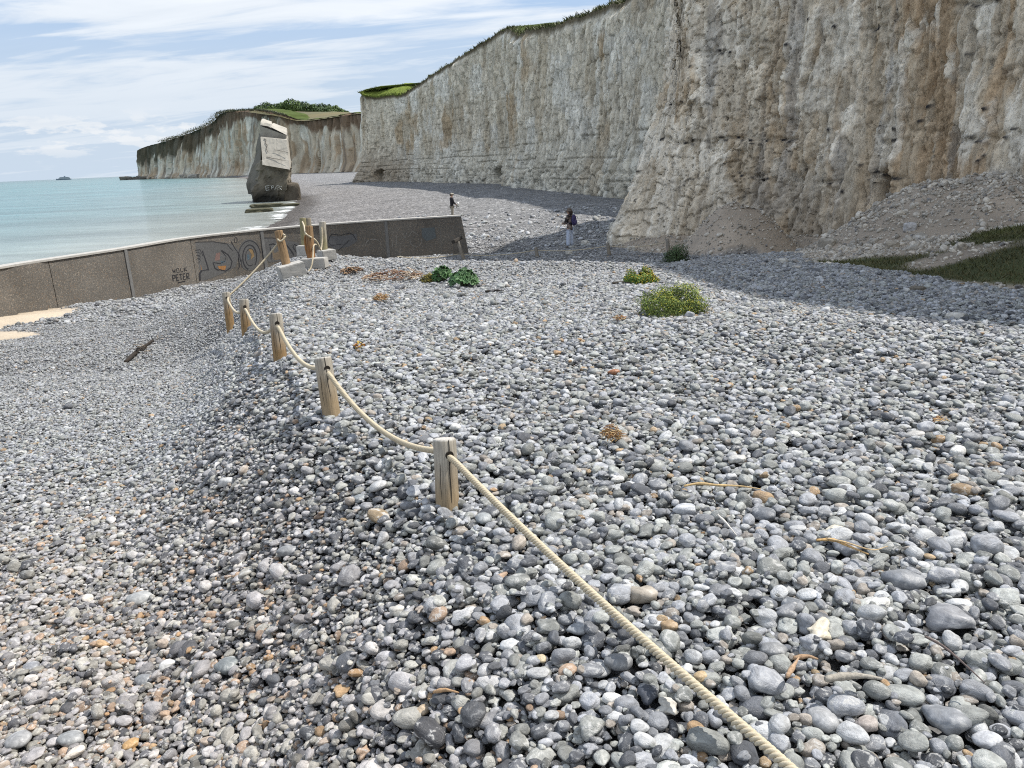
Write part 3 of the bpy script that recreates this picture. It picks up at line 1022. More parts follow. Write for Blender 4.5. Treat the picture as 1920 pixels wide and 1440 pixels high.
def build_wall():
    root = tag(empty('sea_wall', (WALL_XY[5][0], WALL_XY[5][1], WB)), 'curved pebbledash concrete sea wall with faded graffiti and pale coping', 'wall')
    inv = Vector(root.location)
    joints = [float(np.interp(q[1], WC[:, 1], WS)) for q in (wall_hit(95, 510)[0], wall_hit(237, 500)[0], wall_hit(360, 470)[0],
              wall_hit(489, 450)[0], wall_hit(606, 440)[0], wall_hit(721, 430)[0], wall_hit(825, 425)[0])]
    bounds = [0.0] + joints + [WS[-1]]

    def strip(s0, s1, z0, z1, out, thick, n=8, batter=0.0, rake=0.0):
        ss = np.linspace(s0, s1, n)
        cx, cy = np.interp(ss, WS, WC[:, 0]), np.interp(ss, WS, WC[:, 1])
        tx = np.interp(ss + .2, WS, WC[:, 0]) - np.interp(ss - .2, WS, WC[:, 0])
        ty = np.interp(ss + .2, WS, WC[:, 1]) - np.interp(ss - .2, WS, WC[:, 1])
        L = np.hypot(tx, ty) + 1e-9
        nx, ny = ty / L, -tx / L
        V = []
        for i in range(n):
            rk = rake if i == n - 1 else 0.0
            for (o, z) in ((out + batter, z0), (out, z1), (out - thick, z1), (out - thick, z0)):
                e = rk * (z1 - z) / (z1 - z0)
                V.append((cx[i] + nx[i] * o + tx[i] / L[i] * e - inv.x, cy[i] + ny[i] * o + ty[i] / L[i] * e - inv.y, z - inv.z))
        Fq = [(0, 1, 2, 3)]
        for i in range(n - 1):
            a, b = 4 * i, 4 * i + 4
            Fq += [(a + k, b + k, b + (k + 1) % 4, a + (k + 1) % 4) for k in range(4)]
        Fq.append(tuple(4 * (n - 1) + k for k in (3, 2, 1, 0)))
        return V, Fq

    for i, (s0, s1) in enumerate(zip(bounds[:-1], bounds[1:])):
        m = MB()
        last = i == len(bounds) - 2
        m.add(*strip(s0 + 0.012, s1 - (0.0 if last else 0.012), WB, WT, 0.0, WTH, 8, 0.0, 0.42 if last else 0.0))
        p = m.build('wall_panel', M_CONC, root)
    b = MB()
    b.add(*strip(0, WS[-1] - 0.02, WB, WT - 0.02, -0.03, WTH - 0.06, 60))
    b.build('wall_core', M_COPE, root)
    c = MB()
    c.add(*strip(0, WS[-1] + 0.01, WT + 0.003, WT + 0.058, 0.035, WTH + 0.07, 60))
    c.build('coping', M_COPE, root)
    for s0 in (joints[1], joints[3], joints[5]):
        q = MB()
        q.add(*strip(s0 + 0.015, s0 + 0.14, WB, WT - 0.005, 0.022, 0.03, 4))
        q.build('joint_strip', simple_mat('joint_concrete', (0.165, 0.163, 0.158), 0.9, 0.3, 9, 0.2), root)

    # ---- graffiti: flat paint a few millimetres proud of the face
    def ribbon(m, pts, wpx, col, lift=0.008, closed=False):
        P = []
        pts = list(pts)
        if closed:
            pts = pts + [pts[0]]
        dense = []
        for (a, b2), (c2, d2) in zip(pts[:-1], pts[1:]):
            k = max(1, int(math.hypot(c2 - a, d2 - b2) / 2.5))
            dense += [(a + (c2 - a) * i / k, b2 + (d2 - b2) * i / k) for i in range(k)]
        dense.append(pts[-1])
        for i, (x, y) in enumerate(dense):
            x0, y0 = dense[max(i - 1, 0)]
            x1, y1 = dense[min(i + 1, len(dense) - 1)]
            L = math.hypot(x1 - x0, y1 - y0) + 1e-6
            ox, oy = -(y1 - y0) / L * wpx / 2, (x1 - x0) / L * wpx / 2
            for sg in (1, -1):
                q, nn = wall_hit(x + ox * sg, y + oy * sg)
                q = q + nn * lift
                P.append((q[0] - inv.x, q[1] - inv.y, q[2] - inv.z))
        m.add(P, [(2 * i, 2 * i + 1, 2 * i + 3, 2 * i + 2) for i in range(len(dense) - 1)], col)

    def fill(m, pts, col, lift=0.005):
        P = []
        cx = sum(p[0] for p in pts) / len(pts)
        cy = sum(p[1] for p in pts) / len(pts)
        ring = []
        for (a, b2), (c2, d2) in zip(pts, pts[1:] + pts[:1]):
            ring += [(a + (c2 - a) * i / 4, b2 + (d2 - b2) * i / 4) for i in range(4)]
        n = len(ring)
        for f in (0.0, 0.5, 1.0):
            for x, y in ring:
                q, nn = wall_hit(cx + (x - cx) * f, cy + (y - cy) * f)
                q = q + nn * lift
                P.append((q[0] - inv.x, q[1] - inv.y, q[2] - inv.z))
        Fq = []
        for k in range(2):
            Fq += [(k * n + i, k * n + (i + 1) % n, (k + 1) * n + (i + 1) % n, (k + 1) * n + i) for i in range(n)]
        m.add(P, Fq, col)

    def arc(cx, cy, rx, ry, a0, a1, n=16, tilt=0.0):
        out = []
        for i in range(n + 1):
            a = math.radians(a0 + (a1 - a0) * i / n)
            x, y = rx * math.cos(a), ry * math.sin(a)
            out.append((cx + x * math.cos(tilt) - y * math.sin(tilt), cy + x * math.sin(tilt) + y * math.cos(tilt)))
        return out

    GP, BK, OR, BL = (0.118, 0.117, 0.115), (0.035, 0.035, 0.04), (0.34, 0.165, 0.06), (0.085, 0.125, 0.155)
    gs = MB()
    # grey ground coat behind the big letters
    fill(gs, [(366, 455), (400, 453), (432, 457), (450, 470), (442, 500), (428, 508), (400, 520), (378, 528), (373, 500)], GP)
    fill(gs, arc(467, 478, 21, 30, 0, 360, 14)[:-1], GP)
    fill(gs, [(490, 446), (520, 448), (560, 455), (566, 478), (545, 486), (505, 492), (492, 480)], GP)
    fill(gs, [(616, 442), (640, 443), (668, 438), (670, 452), (655, 462), (630, 468), (614, 460)], (0.115, 0.115, 0.117))
    gs.build('graffiti_ground', M_PAINT, root, smooth=False)
    g = MB()
    L1 = 0.010
    # letter D
    ribbon(g, [(365, 454), (400, 453), (425, 457), (436, 470)], 1.0, BK, L1)
    ribbon(g, [(379, 470), (386, 490), (391, 506), (387, 505)], 2.2, BK, L1)
    ribbon(g, [(366, 469), (375, 468), (380, 480)], 1.2, BK, L1)
    for k in range(3):
        ribbon(g, [(367, 474 + 6 * k), (371, 472 + 6 * k), (376, 476 + 6 * k), (372, 481 + 6 * k)], 0.8, BK, L1)
    ribbon(g, [(415, 469), (428, 478), (435, 490), (432, 502), (423, 508), (410, 505)], 1.8, BK, L1)
    ribbon(g, [(399, 492), (403, 503), (410, 507)], 1.8, BK, L1)
    ribbon(g, [(400, 492), (412, 494), (421, 490), (424, 481), (415, 470)], 1.0, BK, L1)
    ribbon(g, [(378, 507), (374, 513), (375, 526)], 3.4, BK, L1)
    ribbon(g, [(378, 508), (386, 506), (391, 506)], 1.6, BK, L1)
    # apostrophe ring
    ribbon(g, arc(442, 450, 2.6, 5, 0, 360, 12), 1.0, BK, L1)
    ribbon(g, [(433, 452), (440, 465), (449, 478), (451, 490)], 1.2, BK, L1)
    # letter O, three rings
    ribbon(g, arc(468, 482, 21, 31, 170, 345, 20), 1.2, BK, L1)
    ribbon(g, arc(468, 482, 13, 23, 100, 400, 24), 1.8, BK, L1)
    ribbon(g, arc(469, 482, 9, 16, 60, 330, 18), 0.9, BK, L1)
    ribbon(g, [(447, 484), (449, 500), (446, 504)], 1.5, BK, L1)
    ribbon(g, [(452, 486), (454, 502)], 1.0, BK, L1)
    # half-buried letters on the next panel
    ribbon(g, [(489, 446), (510, 446), (520, 447)], 1.2, BK, L1)
    ribbon(g, [(491, 463), (494, 486)], 1.8, BK, L1)
    ribbon(g, [(496, 463), (500, 488)], 1.4, BK, L1)
    ribbon(g, [(504, 459), (512, 457), (524, 462), (531, 478)], 1.8, BK, L1)
    ribbon(g, [(506, 462), (509, 474), (508, 486)], 1.4, BK, L1)
    ribbon(g, [(538, 460), (546, 470), (551, 478)], 1.8, BK, L1)
    ribbon(g, [(560, 463), (552, 458), (549, 463), (556, 473), (561, 476)], 1.6, BK, L1)
    # cloud outline and its echo
    ribbon(g, [(618, 444), (622, 439), (640, 441), (655, 437), (662, 440), (668, 450)], 1.3, BK, L1)
    ribbon(g, [(618, 444), (615, 455), (622, 460), (640, 458)], 1.0, BK, L1)
    ribbon(g, [(655, 450), (645, 460), (634, 470)], 1.2, BK, L1)
    g.build('graffiti_outline', M_PAINT, root)
    gc = MB()
    fill(gc, [(376, 497), (382, 496), (385, 502), (380, 507), (377, 506)], OR, 0.007)
    fill(gc, [(408, 499), (424, 498), (422, 506), (412, 507)], OR, 0.007)
    fill(gc, [(405, 475), (413, 473), (412, 488), (402, 489)], (0.20, 0.13, 0.115), 0.007)
    fill(gc, [(413, 482), (421, 479), (423, 491), (414, 495)], BL, 0.007)
    fill(gc, [(466, 468), (473, 466), (477, 480), (470, 487), (472, 478)], (0.25, 0.17, 0.085), 0.007)
    fill(gc, [(463, 477), (467, 477), (468, 486), (464, 488)], BL, 0.007)
    fill(gc, [(510, 468), (518, 466), (527, 478), (528, 486), (512, 488)], (0.185, 0.14, 0.095), 0.007)
    gc.build('graffiti_colour', M_PAINT, root)
    # small black tag in two lines with an underline
    tg = MB()
    tb = (0.03, 0.03, 0.033)

    def word(glyphs, x0, y0, step, sy, ang, w):
        ca, sa = math.cos(ang), math.sin(ang)
        for k, gl in enumerate(glyphs):
            for st in gl:
                ribbon(tg, [(x0 + ca * (k * step + px * step * .72) - sa * py * sy, y0 + sa * (k * step + px * step * .72) + ca * py * sy) for px, py in st], w, tb, L1)
    Pg = [[(0, 1), (0, 0), (.9, .05), (.9, .5), (0, .55)]]
    Eg = [[(.9, 0), (0, 0), (0, 1), (.9, 1)], [(0, .5), (.7, .5)]]
    Tg = [[(-.1, 0), (1, 0)], [(.45, 0), (.45, 1)]]
    Rg = [[(0, 1), (0, 0), (.9, .05), (.9, .5), (0, .55), (1, 1)]]
    Wg = [[(0, 0), (.25, 1), (.5, .3), (.75, 1), (1, 0)]]
    Og = [[(.1, 0), (.9, 0), (.9, 1), (.1, 1), (.1, 0)]]
    Lg = [[(.1, 0), (.1, 1), (.9, 1)]]
    Kg = [[(.1, 0), (.1, 1)], [(.9, 0), (.1, .5), (1, 1)]]
    word([Wg, Og, Lg, Kg], 323, 505, 7.2, 7, -0.16, 1.1)
    word([Pg, Eg, Tg, Eg, Rg], 323, 516, 6.6, 11, -0.13, 1.6)
    ribbon(tg, [(333, 530), (347, 527)], 2.0, tb, L1)
    tg.build('graffiti_tag', M_PAINT, root)
    # thin pale scratches of later scribbles
    sc = MB()
    pc = (0.27, 0.26, 0.24)
    ribbon(sc, [(735, 443), (736, 463)], .7, pc, L1)
    ribbon(sc, [(743, 441), (744, 462)], .7, pc, L1)
    ribbon(sc, [(757, 437), (758, 445), (761, 446), (762, 436)], .8, pc, L1)
    ribbon(sc, [(765, 445), (773, 433), (780, 438), (785, 442)], .8, pc, L1)
    ribbon(sc, arc(780, 452, 11, 10, -30, 200, 16), .6, pc, L1)
    ribbon(sc, [(750, 460), (751, 477)], .6, pc, L1)
    ribbon(sc, arc(700, 462, 15, 14, 180, 350, 16), .7, pc, L1)
    ribbon(sc, [(686, 453), (695, 449), (706, 449)], .7, pc, L1)
    fill(sc, [(790, 428), (815, 426), (818, 446), (800, 452), (792, 446)], (0.105, 0.118, 0.122), 0.006)
    sc.build('graffiti_scribble', M_PAINT, root)
    rs = MB()
    fill(rs, [(36, 532), (39, 531), (43, 545), (42, 558), (38, 560), (35, 548)], (0.22, 0.095, 0.04), 0.006)
    rs.build('rust_stain', M_PAINT, root)


build_wall()


# ---------------------------------------------------------------- tilted bunker in the water
def build_bunker():
    d = 133.0
    base = aty(507, 379, d)
    k = (d / math.cos(0)) / F_PX / (FWD[1] + 0.0) * 1.0
    base[2] = SEA_Z
    rx = (RT[0], RT[1])
    root = tag(empty('bunker', base), 'leaning wartime concrete bunker standing on end in the shallows', 'bunker')
    inv = base

    def P(px, py, dy):
        q = aty(px, py, d + dy)
        return np.array((q[0], q[1], q[2])) - inv
    mc = make_chalk_mat('bunker_concrete', 0.45, 0.7, 0.20)
    NI = 16

    def loft(secs, name, colf, rough=0.12, seed=0, parent=root):
        """secs: list of rings (FL, FR, BR, BL) given as (px, py, dy)"""
        rings = []
        for s in secs:
            c = [P(*q) for q in s]
            r = []
            for a, b in zip(c, c[1:] + c[:1]):
                r += [a + (b - a) * i / NI for i in range(NI)]
            rings.append(np.array(r))
        full = []
        for a, b in zip(rings[:-1], rings[1:]):
            m = max(2, int(abs(a[0][2] - b[0][2]) / 0.28))
            full += [a + (b - a) * i / m for i in range(m)]
        full.append(rings[-1])
        V = np.array(full)
        cen = V.mean(axis=1, keepdims=True)
        n = fbm(V[..., 0] / 1.1 + V[..., 1] * 0.3, V[..., 2] / 1.1 + V[..., 1] * 0.4, seed, 5, 0.65)[..., None]
        w1, w2, wc = worley(V[..., 0] / 1.3 + V[..., 1] * 0.5, V[..., 2] / 1.6, seed + 3)
        n = n * 1.2 + 1.1 * (wc[..., None] - 0.5)
        V = V + (V - cen) / (np.linalg.norm(V - cen, axis=2, keepdims=True) + 1e-6) * n * rough
        nr, nc = V.shape[:2]
        Fq = []
        for i in range(nr - 1):
            for j in range(nc):
                Fq.append((i * nc + j, i * nc + (j + 1) % nc, (i + 1) * nc + (j + 1) % nc, (i + 1) * nc + j))
        Vf = [tuple(v) for v in V.reshape(-1, 3)]
        for row, flip in ((0, True), (nr - 1, False)):
            Vf.append(tuple(V[row].mean(axis=0)))
            c = len(Vf) - 1
            for j in range(nc):
                t = (row * nc + j, row * nc + (j + 1) % nc, c)
                Fq.append(t[::-1] if flip else t)
        Vf = np.array(Vf)
        return np_mesh(name, Vf, [list(f) for f in Fq], mc, parent, False, colf(Vf))

    def stone(lo, hi):
        def f(V):
            h = V[:, 2:3]
            n = fbm(V[:, 0] / 1.6 + V[:, 1] / 3, V[:, 2] / 2.2, 401, 4)[:, None]
            t = sst(h + n * 1.6, 0.3, 4.4)
            return np.array(lo) + (np.array(hi) - np.array(lo)) * t
        return f
    wet, dry = (0.022, 0.021, 0.018), (0.20, 0.175, 0.135)
    # trunk: the underside of the overhang down to the black weedy foot, broad on the seaward side
    loft([[(478, 388, -1), (530, 386, -1.4), (540, 372, 5), (474, 372, 6)],
          [(474, 360, -1), (536, 360, -1.6), (546, 350, 5), (465, 352, 7)],
          [(480, 345, -0.6), (538, 344, -1.6), (548, 338, 5), (463, 336, 7)],
          [(488, 322, -0.4), (541, 326, -1.4), (546, 318, 5), (471, 322, 7)],
          [(491, 300, -0.6), (543, 310, -0.6), (546, 302, 5), (478, 300, 7)]], 'trunk', stone(wet, dry), 0.42, 3)
    # seaward flank reaching to the crown
    loft([[(464, 364, 4), (478, 366, 0.5), (486, 360, 4), (466, 358, 7)],
          [(461, 345, 4), (482, 348, 0.2), (490, 340, 4), (463, 340, 7)],
          [(470, 322, 4), (488, 318, 0.2), (496, 318, 4), (472, 318, 7)],
          [(480, 285, 3.5), (489, 284, 0.6), (500, 284, 4), (482, 284, 6)],
          [(486, 250, 3), (488.5, 250, 0.8), (500, 250, 4), (487, 250, 5)]], 'flank', stone((0.03, 0.028, 0.025), (0.16, 0.145, 0.12)), 0.2, 5)
    # roof slab: sunlit face leaning back, sharp lower lip
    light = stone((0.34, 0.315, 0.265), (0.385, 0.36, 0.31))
    s = loft([[(492, 309, -3.0), (543.5, 318, -3.0), (546, 306, 3.5), (494, 300, 4)],
              [(490.5, 282, -1.6), (540.5, 290, -1.6), (543, 282, 4), (493, 276, 4.5)],
              [(488.5, 257, -0.4), (537.5, 262, -0.4), (540, 256, 4), (492, 252, 4.5)]], 'slab', light, 0.05, 7)
    # cracks across the slab
    ck = MB()
    for pts in ([(514, 281), (520, 281.5), (526, 283), (533, 284), (540, 286.5)], [(500, 294), (511, 297), (520, 298), (530, 300.5), (541, 302)],
                [(495, 260), (499, 262), (497, 268), (501, 272), (499, 279), (502, 285)],
                ):
        P3 = []
        for q in pts:
            f = (q[1] - 257) / 54.0
            P3.append(P(q[0], q[1], -0.4 - 2.6 * f - 0.02))
        ck.tube(P3, [0.02 + 0.05 * random.random() for _ in P3], 5, (0.09, 0.08, 0.07))
    ck.build('crack', M_VCOL, s)
    # crown: upright band with its shade put into a darker tone, and broken sunlit top
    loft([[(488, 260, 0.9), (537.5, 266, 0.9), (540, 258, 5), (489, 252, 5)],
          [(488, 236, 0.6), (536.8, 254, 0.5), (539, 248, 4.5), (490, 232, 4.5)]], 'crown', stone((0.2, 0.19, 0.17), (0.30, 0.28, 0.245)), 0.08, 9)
    loft([[(488, 234.5, 0.4), (508.5, 237.5, 0.4), (510, 231, 4.2), (490, 228, 4.2)],
          [(488.5, 229, 0.8), (509, 232.5, 0.8), (510, 228, 4.2), (491, 222.5, 4.2)],
          [(490, 224.5, 1.6), (507.5, 230.5, 1.6), (509, 229, 4.0), (494, 222, 4.0)]], 'broken_top', light, 0.12, 11)
    loft([[(508.5, 238.5, 0.35), (537, 253, 0.2), (539, 247, 4.2), (511, 234, 4.2)],
          [(508.5, 234, 0.9), (537, 248, 0.7), (538.5, 243, 4.2), (511, 231, 4.2)],
          [(511, 231.5, 1.9), (536.5, 241.5, 1.9), (537.5, 240, 4.0), (513, 230.5, 4.0)]], 'broken_top', light, 0.12, 13)
    # scribbled white paint low on the trunk
    gp = MB()
    for pts in ([(498, 349), (505, 348)], [(498, 353), (505, 352)], [(499, 357), (505, 356)], [(498, 349), (499, 357)], [(508, 347), (510, 355), (509, 350), (512, 347), (513, 351), (510, 352)],
                [(515, 356), (518, 349), (523, 347), (524, 351), (519, 353), (522, 356)], [(524, 349), (528, 350), (526, 354), (524, 352), (528, 356)]):
        gp.tube([P(x, y, -2.0) for x, y in pts], 0.035, 4, (0.55, 0.56, 0.54))
    gp.build('graffiti', M_VCOL, root)
    # broken lump leaning on the landward side, its own piece of rubble
    b2 = aty(546, 371, 134.5)
    b2[2] = SEA_Z + 0.1
    return


build_bunker()


def rock_mesh(name, loc, dims, mat, col, seed, rz=0.0, amp=0.22, sub=4, parent=None, sharp=False, tilt=0.0):
    bm = bmesh.new()
    bmesh.ops.create_icosphere(bm, subdivisions=sub, radius=1.0)
    co = np.array([v.co[:] for v in bm.verts])
    pw = 7.0 if sharp else 2.0
    nrm = (np.abs(co) ** pw).sum(1) ** (1 / pw)
    p = co / nrm[:, None]
    sx = seed * 3.7
    n = fbm(co[:, 0] * 1.3 + sx, co[:, 1] * 1.3 + co[:, 2] * 0.9, seed, 4) + 0.6 * fbm(co[:, 2] * 1.4 - sx, co[:, 0] * 1.2 - co[:, 1], seed + 50, 4)
    if sharp:
        f1, f2, cc = worley(co[:, 0] * 1.3 + co[:, 2] + sx, co[:, 1] * 1.3 - co[:, 2] * 0.7, seed)
        n = n + 0.9 * (cc - 0.5)
    p = p * (1 + amp * n)[:, None]
    p = p * np.array(dims)[None, :] * 0.5
    if tilt:
        c, s = math.cos(tilt), math.sin(tilt)
        p = np.stack([p[:, 0] * c - p[:, 2] * s, p[:, 1], p[:, 0] * s + p[:, 2] * c], -1)
    Fq = [[v.index for v in f.verts] for f in bm.faces]
    bm.free()
    g = fbm(p[:, 0] / dims[0] * 4, p[:, 2] / dims[2] * 4 + p[:, 1] / dims[1] * 3, seed + 9)[:, None]
    cols = np.array(col)[None, :] * (1 + 0.35 * g)
    o = np_mesh(name, p, Fq, mat, parent, not sharp, cols)
    o.location = loc
    o.rotation_euler = (0, 0, rz)
    return o


def rocks():
    mr = make_chalk_mat('fallen_rock', 2.2, 0.8, 0.06)
    mw = make_chalk_mat('weedy_rock', 0.7, 0.8, 0.15)

    def gp(px, py):
        return ground_at(px, py)
    q = aty(546, 374, 133.5)
    tag(rock_mesh('concrete_lump', (q[0], q[1], SEA_Z + 1.1), (3.0, 3.2, 3.6), mw, (0.105, 0.09, 0.07), 3, 0.3, 0.14, 4, sharp=True),
        'dark broken concrete lump leaning against the landward foot of the bunker', 'concrete lump')
    for px, py, dx, dy, dz, lab in ((487, 395, 3.2, 2.0, 0.7, 'weedy slab nearest the viewer in the water before the bunker'),
                                    (500, 386.5, 4.2, 2.0, 0.75, 'long dark weedy slab in the water right below the bunker'),
                                    (528, 385, 4.6, 1.6, 0.5, 'low flat slab running from the bunker foot to the shingle')):
        q = atz(px, py, SEA_Z + 0.15)
        tag(rock_mesh('concrete_slab', (q[0], q[1], SEA_Z + 0.12), (dx, dy, dz), mw, (0.085, 0.082, 0.055), px, 0.25, 0.16, 4, sharp=True), lab, 'rock slab')
    cream = (0.56, 0.54, 0.49)
    for px, py, w, h, lab, col in (
            (1097, 459, 13, 9, 'white angular chalk block beside the shaded edge near the strolling person', cream),
            (1183, 469, 19, 8, 'flat white chalk boulder behind the far rope under the buttress', cream),
            (1067, 476, 12, 7, 'pale rounded boulder between the far rope and the bank crest', cream),
            (1469, 494, 14, 10, 'white chalk block at the edge of the shaded shingle before the scree', cream),
            (1494, 505, 15, 8, 'chalk slab at the left tip of the turf strip', (0.45, 0.43, 0.39)),
            (1155, 438, 22, 26, 'upright chalk boulder at the left foot of the near buttress', (0.50, 0.48, 0.42)),
            (1706, 431, 22, 15, 'pale squarish boulder on the flank of the large rubble heap', (0.44, 0.43, 0.42)),
            (1673, 465, 24, 14, 'tan boulder low on the large rubble heap', (0.36, 0.32, 0.26)),
            (1552, 462, 30, 18, 'fallen chalk boulder between the two rubble heaps', (0.36, 0.33, 0.28)),
            (1810, 343, 10, 9, 'pale stone perched on top of the large rubble heap', (0.46, 0.43, 0.38)),
            (1638, 455, 14, 9, 'small pale stone at the left foot of the large rubble heap', (0.44, 0.41, 0.36)),
            (1720, 547, 27, 13, 'grey-brown stone half sunk at the turf edge', (0.20, 0.18, 0.15)),
            (1848, 545, 10, 7, 'small pale stone lying in the turf at the right', (0.40, 0.38, 0.34)),
            (1790, 598, 30, 14, 'white oval cobble at the edge of the cliff shadow', (0.55, 0.53, 0.48))):
        g = gp(px, py)
        dep = float((g - CAM) @ FWD)
        W, Hh = w * dep / F_PX, h * dep / F_PX
        o = rock_mesh('chalk_boulder', (g[0], g[1], g[2] + Hh * 0.28), (W, W * 0.85, Hh * 1.15), mr, col, px, random.uniform(0, 3), 0.2, 3, sharp=(w < 40))
        tag(o, lab, 'boulder', 'boulders fallen at the cliff foot')
    # headland foot: tumbled blocks in the surf
    for i, (px, dd) in enumerate(((236, 1120), (246, 1110), (254, 1100), (263, 1092), (272, 1080), (284, 1060), (300, 1030), (318, 990), (346, 945), (365, 905), (398, 850))):
        q = aty(px, 333, dd)
        s = random.uniform(5, 9)
        tag(rock_mesh('surf_rock', (q[0], q[1], SEA_Z + s * 0.12), (s * 1.6, s, s * 0.75), mw, (0.16, 0.15, 0.13) if i < 6 else (0.34, 0.32, 0.28), 600 + i, i, 0.25, 3, sharp=True),
            'weathered rock in the surf at the foot of the far headland', 'rock', 'rocks at the foot of the headland')


rocks()


def build_foam():
    m, t, bs = mat_new('foam')
    tc = t.n('ShaderNodeTexCoord')
    n = t.n('ShaderNodeTexNoise', ins={'Vector': tc.outputs['Object'], 'Scale': 1.3, 'Detail': 9.0, 'Roughness': 0.75})
    e = t.n('ShaderNodeAttribute', attribute_name='Col').outputs[2]
    t.link(t.ramp(n.outputs[0], [(0.3, (0.50, 0.52, 0.50)), (0.7, (0.72, 0.73, 0.72))]), bs.inputs['Base Color'])
    bs.inputs['Roughness'].default_value = 0.7
    t.link(t.smooth(t.math('ADD', n.outputs[0], t.math('MULTIPLY', e, 0.55)), 0.56, 0.86), bs.inputs['Alpha'])
    ys = np.linspace(66, 230, 900)
    sx = np.interp(ys, SH_Y, SH_X)
    us = np.linspace(0, 1, 14)
    wob = 2.2 * fbm(ys / 5.0, ys * 0, 501, 4) + 0.4
    width = 2.4 + 2.6 * np.clip(fbm(ys / 6.0, ys * 0, 503, 3) + 0.35, 0, 1.2)
    V, C = [], []
    for i, y in enumerate(ys):
        for u in us:
            V.append((sx[i] + 0.35 + wob[i] * 0.25 - width[i] * u, y, SEA_Z + 0.03 + 0.07 * math.sin(u * math.pi) * (1 - u)))
            C.append((0, 0, 0))
    V = np.array(V).reshape(len(ys), len(us), 3)
    U = np.broadcast_to(us[None, :], V.shape[:2])
    pat = 0.35 + 0.65 * sst(fbm(ys / 4.5, ys * 0, 507, 3), -0.15, 0.25)[:, None]
    e = np.where(U < 0.3, 0.35 + U, 0.65 - (U - 0.3) * 0.9) * pat * np.clip(2.2 - ys / 90, 0.2, 1)[:, None] - 0.10
    e[:, 0] = -0.3
    col = np.repeat(e.reshape(-1, 1), 3, 1)
    V[..., 2] = np.maximum(V[..., 2], terrain(V[..., 0], V[..., 1]) + 0.03)
    o = np_mesh('foam', V.reshape(-1, 3), grid_faces(len(ys), len(us)), m, None, True, col)
    tag(o, 'white wash of small waves breaking on the shingle', 'foam', kind='stuff')


build_foam()


# ---------------------------------------------------------------- ferry on the horizon
def build_ferry():
    d = 4200.0
    q = aty(119, 334, d)
    root = tag(empty('ferry', (q[0], q[1], SEA_Z), 0.05), 'small pale ferry sailing on the horizon at the left', 'ferry')
    mh = simple_mat('ship_blue', (0.20, 0.25, 0.31), 0.6, 0.1, 0.1, 0)
    mw = simple_mat('ship_white', (0.42, 0.46, 0.49), 0.6, 0.08, 0.1, 0)
    h = MB()
    n = 18
    V, Fq = [], []
    for i in range(n + 1):
        u = i / n
        w = 6.5 * (math.sin(math.pi * min(1, u * 2.2) / 2) if u < 0.45 else 1.0)
        x = -39 + 78 * u
        rise = 3.0 * max(0, 0.25 - u) * 4
        V += [(x, -w * 0.7, -1), (x, -w, 5 + rise), (x, w, 5 + rise), (x, w * 0.7, -1)]
    for i in range(n):
        for k in range(4):
            Fq.append((4 * i + k, 4 * i + 4 + k, 4 * i + 4 + (k + 1) % 4, 4 * i + (k + 1) % 4))
    Fq += [(0, 1, 2, 3), (4 * n + 3, 4 * n + 2, 4 * n + 1, 4 * n)]
    h.add(V, Fq)
    h.build('hull', mh, root)
    s = MB()
    s.box((-24, -5.8, 5.02), (37, 5.8, 9.2))
    s.box((-18, -5.4, 9.22), (34, 5.4, 12.6))
    s.box((-14, -5.0, 12.62), (24, 5.0, 14.6))
    s.build('superstructure', mw, root)
    f = MB()
    f.box((4, -2.5, 14.62), (11, 2.5, 19.5))
    f.build('funnel', mh, root)
    b = MB()
    for k in range(3):
        b.box((-22 + 2 * k, -5.86, 6.4 + 3.1 * k), (33 - 2 * k, -5.83 + 0.35 * k, 7.4 + 3.1 * k))
    b.build('window_band', mh, root)
    mst = MB()
    mst.tube([(-9, 0, 14.6), (-9, 0, 20)], 0.5, 6)
    mst.build('mast', mw, root)


build_ferry()

# ---------------------------------------------------------------- rope fences
def make_wood_mat():
    m, t, bs = mat_new('weathered_post')
    tc = t.n('ShaderNodeTexCoord')
    vec = tc.outputs['Object']
    z = t.n('ShaderNodeSeparateXYZ', ins={0: vec}).outputs[2]
    tint = t.n('ShaderNodeAttribute', attribute_name='Col').outputs[0]
    mp = t.n('ShaderNodeMapping', ins={0: vec, 3: (1, 1, 0.05)}).outputs[0]
    n1 = t.n('ShaderNodeTexNoise', ins={'Vector': mp, 'Scale': 95.0, 'Detail': 5.0, 'Roughness': 0.7})
    n2 = t.n('ShaderNodeTexNoise', ins={'Vector': vec, 'Scale': 7.0, 'Detail': 5.0, 'Roughness': 0.6})
    g = t.ramp(n1.outputs[0], [(0.30, 0.55), (0.5, 1.0), (0.72, 1.2)])
    c = t.mix(1.0, tint, g, 'MULTIPLY')
    c = t.mix(1.0, c, t.ramp(n2.outputs[0], [(0.3, 0.82), (0.7, 1.15)]), 'MULTIPLY')
    t.link(c, bs.inputs['Base Color'])
    bs.inputs['Roughness'].default_value = 0.85
    bs.inputs['Specular IOR Level'].default_value = 0.2
    b = t.n('ShaderNodeBump', ins={'Strength': 0.6, 'Distance': 0.004, 'Height': n1.outputs[0]})
    t.link(b.outputs[0], bs.inputs['Normal'])
    return m


M_WOOD = make_wood_mat()
M_ROPE = simple_mat('hemp_rope', (0.52, 0.455, 0.335), 0.9, 0.18, 160, 0.4, 0.002, spec=0.15)
M_DARK = simple_mat('dark_hole', (0.03, 0.025, 0.02), 0.9, 0.1, 20, 0)
GREYW, TANW, ORW, GRNW = (0.37, 0.34, 0.285), (0.315, 0.24, 0.15), (0.27, 0.18, 0.10), (0.25, 0.225, 0.13)


